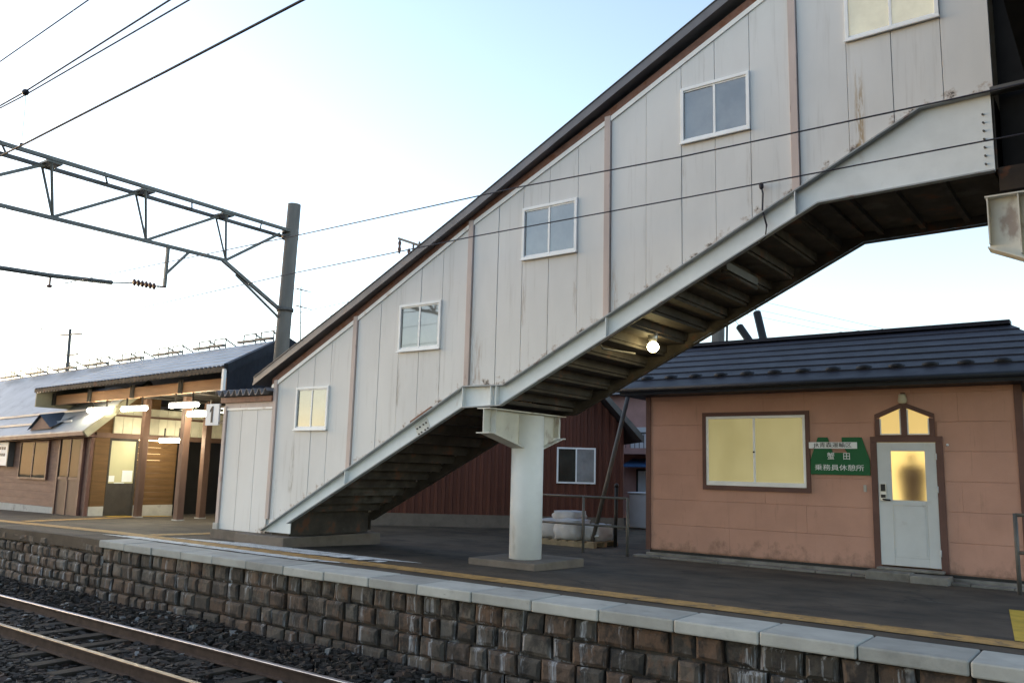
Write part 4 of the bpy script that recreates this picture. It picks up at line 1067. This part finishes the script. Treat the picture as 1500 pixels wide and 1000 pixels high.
copy_thing(fl, (-22.3, 13.4, 1.98), 'low lit tube lamp between the canopy posts')

# platform number sign
ps = root('platform_sign', 'white platform sign with black numeral one on the stair entrance post', 'sign', (-14.2, YW, 2.08))
MB().box(-14.56, -14.13, YW - .01, YW + .03, 2.085, 2.50).build('board', 'signwhite', ps, bevel=.004)
MB().prism_xz([(-14.375, 2.14), (-14.315, 2.14), (-14.315, 2.455), (-14.36, 2.455), (-14.42, 2.385), (-14.42, 2.335), (-14.375, 2.37)], YW - .016, YW - .0105).build('numeral', 'ink', ps)
MB().box(-14.13, -13.96, YW, YW + .02, 2.42, 2.45).box(-14.13, -13.96, YW, YW + .02, 2.12, 2.15).build('bracket', 'black', ps)

# ---------------------------------------------------------------- catenary gantry
ca = root('catenary_gantry', 'concrete mast with green grey lattice gantry reaching left over the tracks', 'catenary mast', (-16.2, 12.3, -.1))
MB().tube([(-16.25, 12.3, -.15), (-16.02, 12.3, 7.62)], [.19, .155], 24).build('mast', 'pole', ca)
XG = -16.1
def chord(nm, xo, za, zb, ya, yb, w=.07, h=.07):
    MB().bar((XG + xo, ya, za), (XG + xo, yb, zb), w, h).build(nm, 'galv', ca)
chord('top_chord', .12, 6.93, 6.95, 12.25, -3.0); chord('top_chord', -.28, 6.87, 6.89, 12.25, -3.0)
chord('bottom_chord', -.08, 5.88, 5.84, 10.67, -3.0)
b = MB()
J = [10.55, 8.65, 6.78, 4.9, 3.0, 1.1]
for y in J:
    for xo in (.12, -.28): b.bar((XG + xo, y - .12, 6.9), (XG - .08, y + .1, 5.88), .04, .04)
    b.box(XG - .3, XG + .14, y - .2, y + .08, 6.86, 6.90)
for ya, yb in zip([12.2] + J, J + [-1]):
    b.bar((XG - .08, ya - .15, 6.85), (XG - .08, yb + .12, 5.9), .06, .06)
for y in (11.4, 9.6, 7.7, 5.8): b.bar((XG + .16, y - .05, 6.96), (XG - .3, y + .25, 6.9), .03, .03)
b.build('lattice', 'galv', ca)
b = MB().bar((XG - .08, 10.58, 5.87), (XG - .04, 12.2, 5.0), .075, .075).bar((XG - .1, 10.95, 5.62), (XG - .02, 12.2, 4.78), .045, .045)
b.build('knee_brace', 'galv', ca)
b = MB()
for z in (6.92, 6.80, 5.02): b.tube([(XG, 12.3, z - .04), (XG, 12.3, z + .04)], .20, 20)
b.build('mast_clamp', 'fencegrey', ca)
b = MB().bar((XG - .08, 9.25, 5.86), (XG - .08, 9.25, 4.98), .06, .06).bar((XG - .08, 9.72, 5.84), (XG - .08, 9.27, 5.3), .05, .05)
b.build('drop_arm', 'galv', ca)
b = MB().tube([(XG - .05, 9.25, 4.99), (XG - .05, 9.06, 4.97)], .02, 8)
for i in range(6):
    y = 9.03 - i * .085; b.tube([(XG - .05, y, 4.965), (XG - .05, y - .03, 4.96), (XG - .05, y - .06, 4.955)], [.035, .075, .035], 12)
b.build('insulator', 'porcelain', ca)
b = MB().tube([(XG - .05, 8.53, 4.935), (XG - .05, 8.1, 4.86)], .014, 8)
b.tube([(XG - .05, 8.12, 4.86), (XG - .05, 6.9, 4.76), (XG - .05, 4.6, 4.66)], .045, 10)
b.build('steady_arm', 'galv', ca)
b = MB().bar((XG - .05, 6.95, 4.72), (XG - .05, 6.95, 4.58), .03, .03).ball((XG - .05, 6.95, 4.56), .06, .05, .03)
b.bar((XG - .05, 7.35, 4.72), (XG - .05, 7.2, 4.66), .02, .02)
b.build('wire_clamp', 'porcelain', ca)

# wires
def wire(pts, r, label, group='overhead wires', mat='wire'):
    P = [Vector(p) for p in pts]; Q = []
    for a, c in zip(P, P[1:]):
        for k in range(6): Q.append(a.lerp(c, k / 6))
    Q.append(P[-1])
    o = MB().tube(Q, r * .82, 6).build('overhead_wire', mat); tag(o, label, 'wire', group)
    return o
wire([(-60, 3, 4.9), (-8.57, 3, 5.14), (-6.85, 3, 5.20), (6, 3, 5.35)], .0075, 'uppermost wire crossing the top left corner of the sky')
wire([(-60, 3, 4.55), (-16, 3, 4.62), (-7.9, 3, 4.655), (-5.53, 3, 4.75), (4, 3, 4.95)], .009, 'upper of the paired wires meeting at a clamp at left')
wire([(-8.6, 3.0, 4.63), (-7.9, 3.01, 4.63), (-5.34, 3.02, 4.68), (4, 3.0, 4.8)], .008, 'lower of the paired wires meeting at a clamp at left')
wire([(-60, 3, 3.95), (-16, 3, 4.06), (-7.82, 3, 4.125), (-5.52, 3, 4.17), (-3.95, 3, 4.21), (6, 3, 4.3)], .011, 'thick contact wire running up from the gantry to the top edge')
dp = root('dropper', 'thin dropper hanging between the paired wires and the contact wire', 'dropper', (-7.88, 3, 4.2))
MB().ball((-7.89, 3, 4.645), .035, .03, .03).build('clamp', 'wire', dp)
MB().tube([(-7.88, 3, 4.62), (-7.86, 3, 4.5), (-7.84, 3, 4.16)], .0025, 5).build('dropper_wire', 'wire', dp)
MB().ball((-7.84, 3, 4.135), .016).build('clamp', 'wire', dp)
wire([(-60, 6.95, 4.55), (-16.15, 6.95, 4.555), (-9.0, 6.95, 4.44), (-5.2, 6.95, 4.41), (-3.3, 6.95, 4.345), (-1.0, 6.95, 4.325), (5, 6.95, 4.34)], .0085, 'upper of the two wires crossing in front of the stair wall')
wire([(-60, 8.5, 4.05), (-18.6, 8.5, 4.29), (-11, 8.5, 4.49), (-7.17, 8.5, 4.53), (-4.0, 8.5, 4.51), (-.88, 8.5, 4.51), (5, 8.5, 4.5)], .0095, 'lower of the two wires crossing in front of the stair wall')
wire([(-120, 20, 6.3), (-42.4, 20, 6.66), (-31.5, 20, 6.82), (-22.2, 20, 7.29), (-6, 20, 8.5)], .014, 'upper wire running from the distant pole behind the stairs')
wire([(-42.4, 20, 6.60), (-25.6, 20, 6.70), (-22.2, 20, 6.96), (-6, 20, 8.1)], .011, 'lower wire running from the distant pole behind the stairs')
wire([(-78.6, 30, 14.03), (-76.5, 30, 13.75), (-75, 30, 13.28), (-70.08, 30, 11.7)], .035, 'curved wire end at the far left edge of the sky')
for pts, lb in (([(-14, 30, 8.9), (-6.6, 30, 6.46), (8, 30, 3)], 'topmost thin cable above the hut roof'), ([(-14, 30, 8.5), (-7.95, 30, 6.6), (6, 30, 3.6)], 'middle thin cable above the hut roof'), ([(-14, 30, 8.2), (-8.89, 30, 6.67), (6, 30, 3.6)], 'lowest thin cable above the hut roof')):
    wire(pts, .009, lb, 'cables above the hut')
# far arm with insulators behind the stair roof
fa = root('far_crossarm', 'small steel cross arm with insulators peeping over the stair roof', 'cross arm', (-16.9, 18, -.1))
MB().bar((-18.15, 18, 8.48), (-15.9, 18, 7.6), .075, .075).build('arm', 'fencegrey', fa)
for x, z in ((-18.1, 8.43), (-17.68, 8.1)):
    b = MB(); b.tube([(x, 18, z), (x, 18, z - .1), (x, 18, z - .2), (x, 18, z - .3), (x, 18, z - .45)], [.018, .06, .035, .06, .018], 8)
    b.build('insulator', 'porcelain', fa)
MB().tube([(-16.85, 18.1, -.15), (-16.75, 18.1, 8.0)], [.16, .13], 12).build('mast', 'pole', fa)
for x in (-17.5, -17.25): MB().bar((x, 18, 8.25), (x, 18, 7.6), .045, .045).build('hanger', 'fencegrey', fa)
# distant pole and antenna
dpz = root('distant_pole', 'slim distant utility pole with cross arms above the station roof', 'utility pole', (-43.3, 20, -.2))
MB().tube([(-43.0, 20, -.3), (-43.55, 20, 8.0)], [.11, .07], 10).build('pole_shaft', 'fencegrey', dpz)
MB().bar((-44.6, 20, 7.75), (-42.3, 20, 7.66), .07, .07).bar((-44.0, 20, 6.65), (-42.5, 20, 6.62), .06, .06).build('cross_arm', 'fencegrey', dpz)
an_ = root('tv_antenna', 'thin television antenna behind the concrete mast', 'antenna', (-18.9, 15, 4.2))
MB().tube([(-18.8, 15, 4.3), (-18.98, 15, 6.45)], .016, 6).build('antenna_mast', 'galv', an_)
for z, x in ((6.35, -18.95), (5.85, -18.92)):
    b = MB(); b.bar((x - .2, 15, z + .06), (x + .32, 15, z - .08), .02, .02)
    for k in range(4): b.bar((x - .15 + k * .14, 14.85, z + .03 - k * .035), (x - .15 + k * .14, 15.15, z + .03 - k * .035), .015, .015)
    b.build('antenna_element', 'galv', an_)

# ---------------------------------------------------------------- light, sky, camera
W = bpy.data.worlds.new('World'); SC.world = W; W.use_nodes = True
t = W.node_tree; bg = t.nodes['Background']
sky = t.nodes.new('ShaderNodeTexSky'); sky.sky_type = 'NISHITA'; sky.sun_disc = False
SUN_EL, SUN_AZ = 8.0, 264.0     #
sky.sun_elevation = R(SUN_EL); sky.sun_rotation = R(SUN_AZ)
sky.air_density = 1.0; sky.dust_density = .6; sky.ozone_density = 1.5
hs = t.nodes.new('ShaderNodeHueSaturation'); hs.inputs['Saturation'].default_value = .86
tn = t.nodes.new('ShaderNodeMix'); tn.data_type = 'RGBA'; tn.blend_type = 'MULTIPLY'; tn.inputs[0].default_value = 1; tn.inputs[7].default_value = (1.03, .99, 1.0, 1)
t.links.new(sky.outputs[0], hs.inputs['Color']); t.links.new(hs.outputs[0], tn.inputs[6]); t.links.new(tn.outputs[2], bg.inputs[0]); bg.inputs[1].default_value = .15
sl = bpy.data.lights.new('sun', 'SUN'); sl.energy = .08; sl.angle = R(15); sl.color = (1, .86, .72)
so_ = bpy.data.objects.new('sun', sl); COL.objects.link(so_)
az = R(SUN_AZ); dv = Vector((math.sin(az) * math.cos(R(SUN_EL)), math.cos(az) * math.cos(R(SUN_EL)), math.sin(R(SUN_EL))))
so_.rotation_euler = dv.to_track_quat('Z', 'Y').to_euler(); so_.location = (0, 0, 30)

cam = bpy.data.cameras.new('camera'); co_ = bpy.data.objects.new('camera', cam); COL.objects.link(co_)
cam.sensor_width = 36; cam.lens = 1217.84 / 1500 * 36; cam.clip_end = 3000; cam.clip_start = .05
ya, pi_, ro = R(37.0557), R(8.8968), R(1.5046)
f = Vector((-math.sin(ya) * math.cos(pi_), math.cos(ya) * math.cos(pi_), math.sin(pi_)))
r = Vector((math.cos(ya), math.sin(ya), 0)); u = r.cross(f)
rr = r * math.cos(ro) + u * math.sin(ro); uu = -r * math.sin(ro) + u * math.cos(ro)
mw = Matrix((rr, uu, -f)).transposed().to_4x4(); mw.translation = Vector((0, 0, 1.35))
co_.matrix_world = mw
SC.camera = co_
vs_ = SC.view_settings; vs_.view_transform = 'Standard'; vs_.look = 'None'; vs_.gamma = 1; vs_.use_curve_mapping = False
vs_.exposure = 1.98
SC.cycles.use_denoising = True
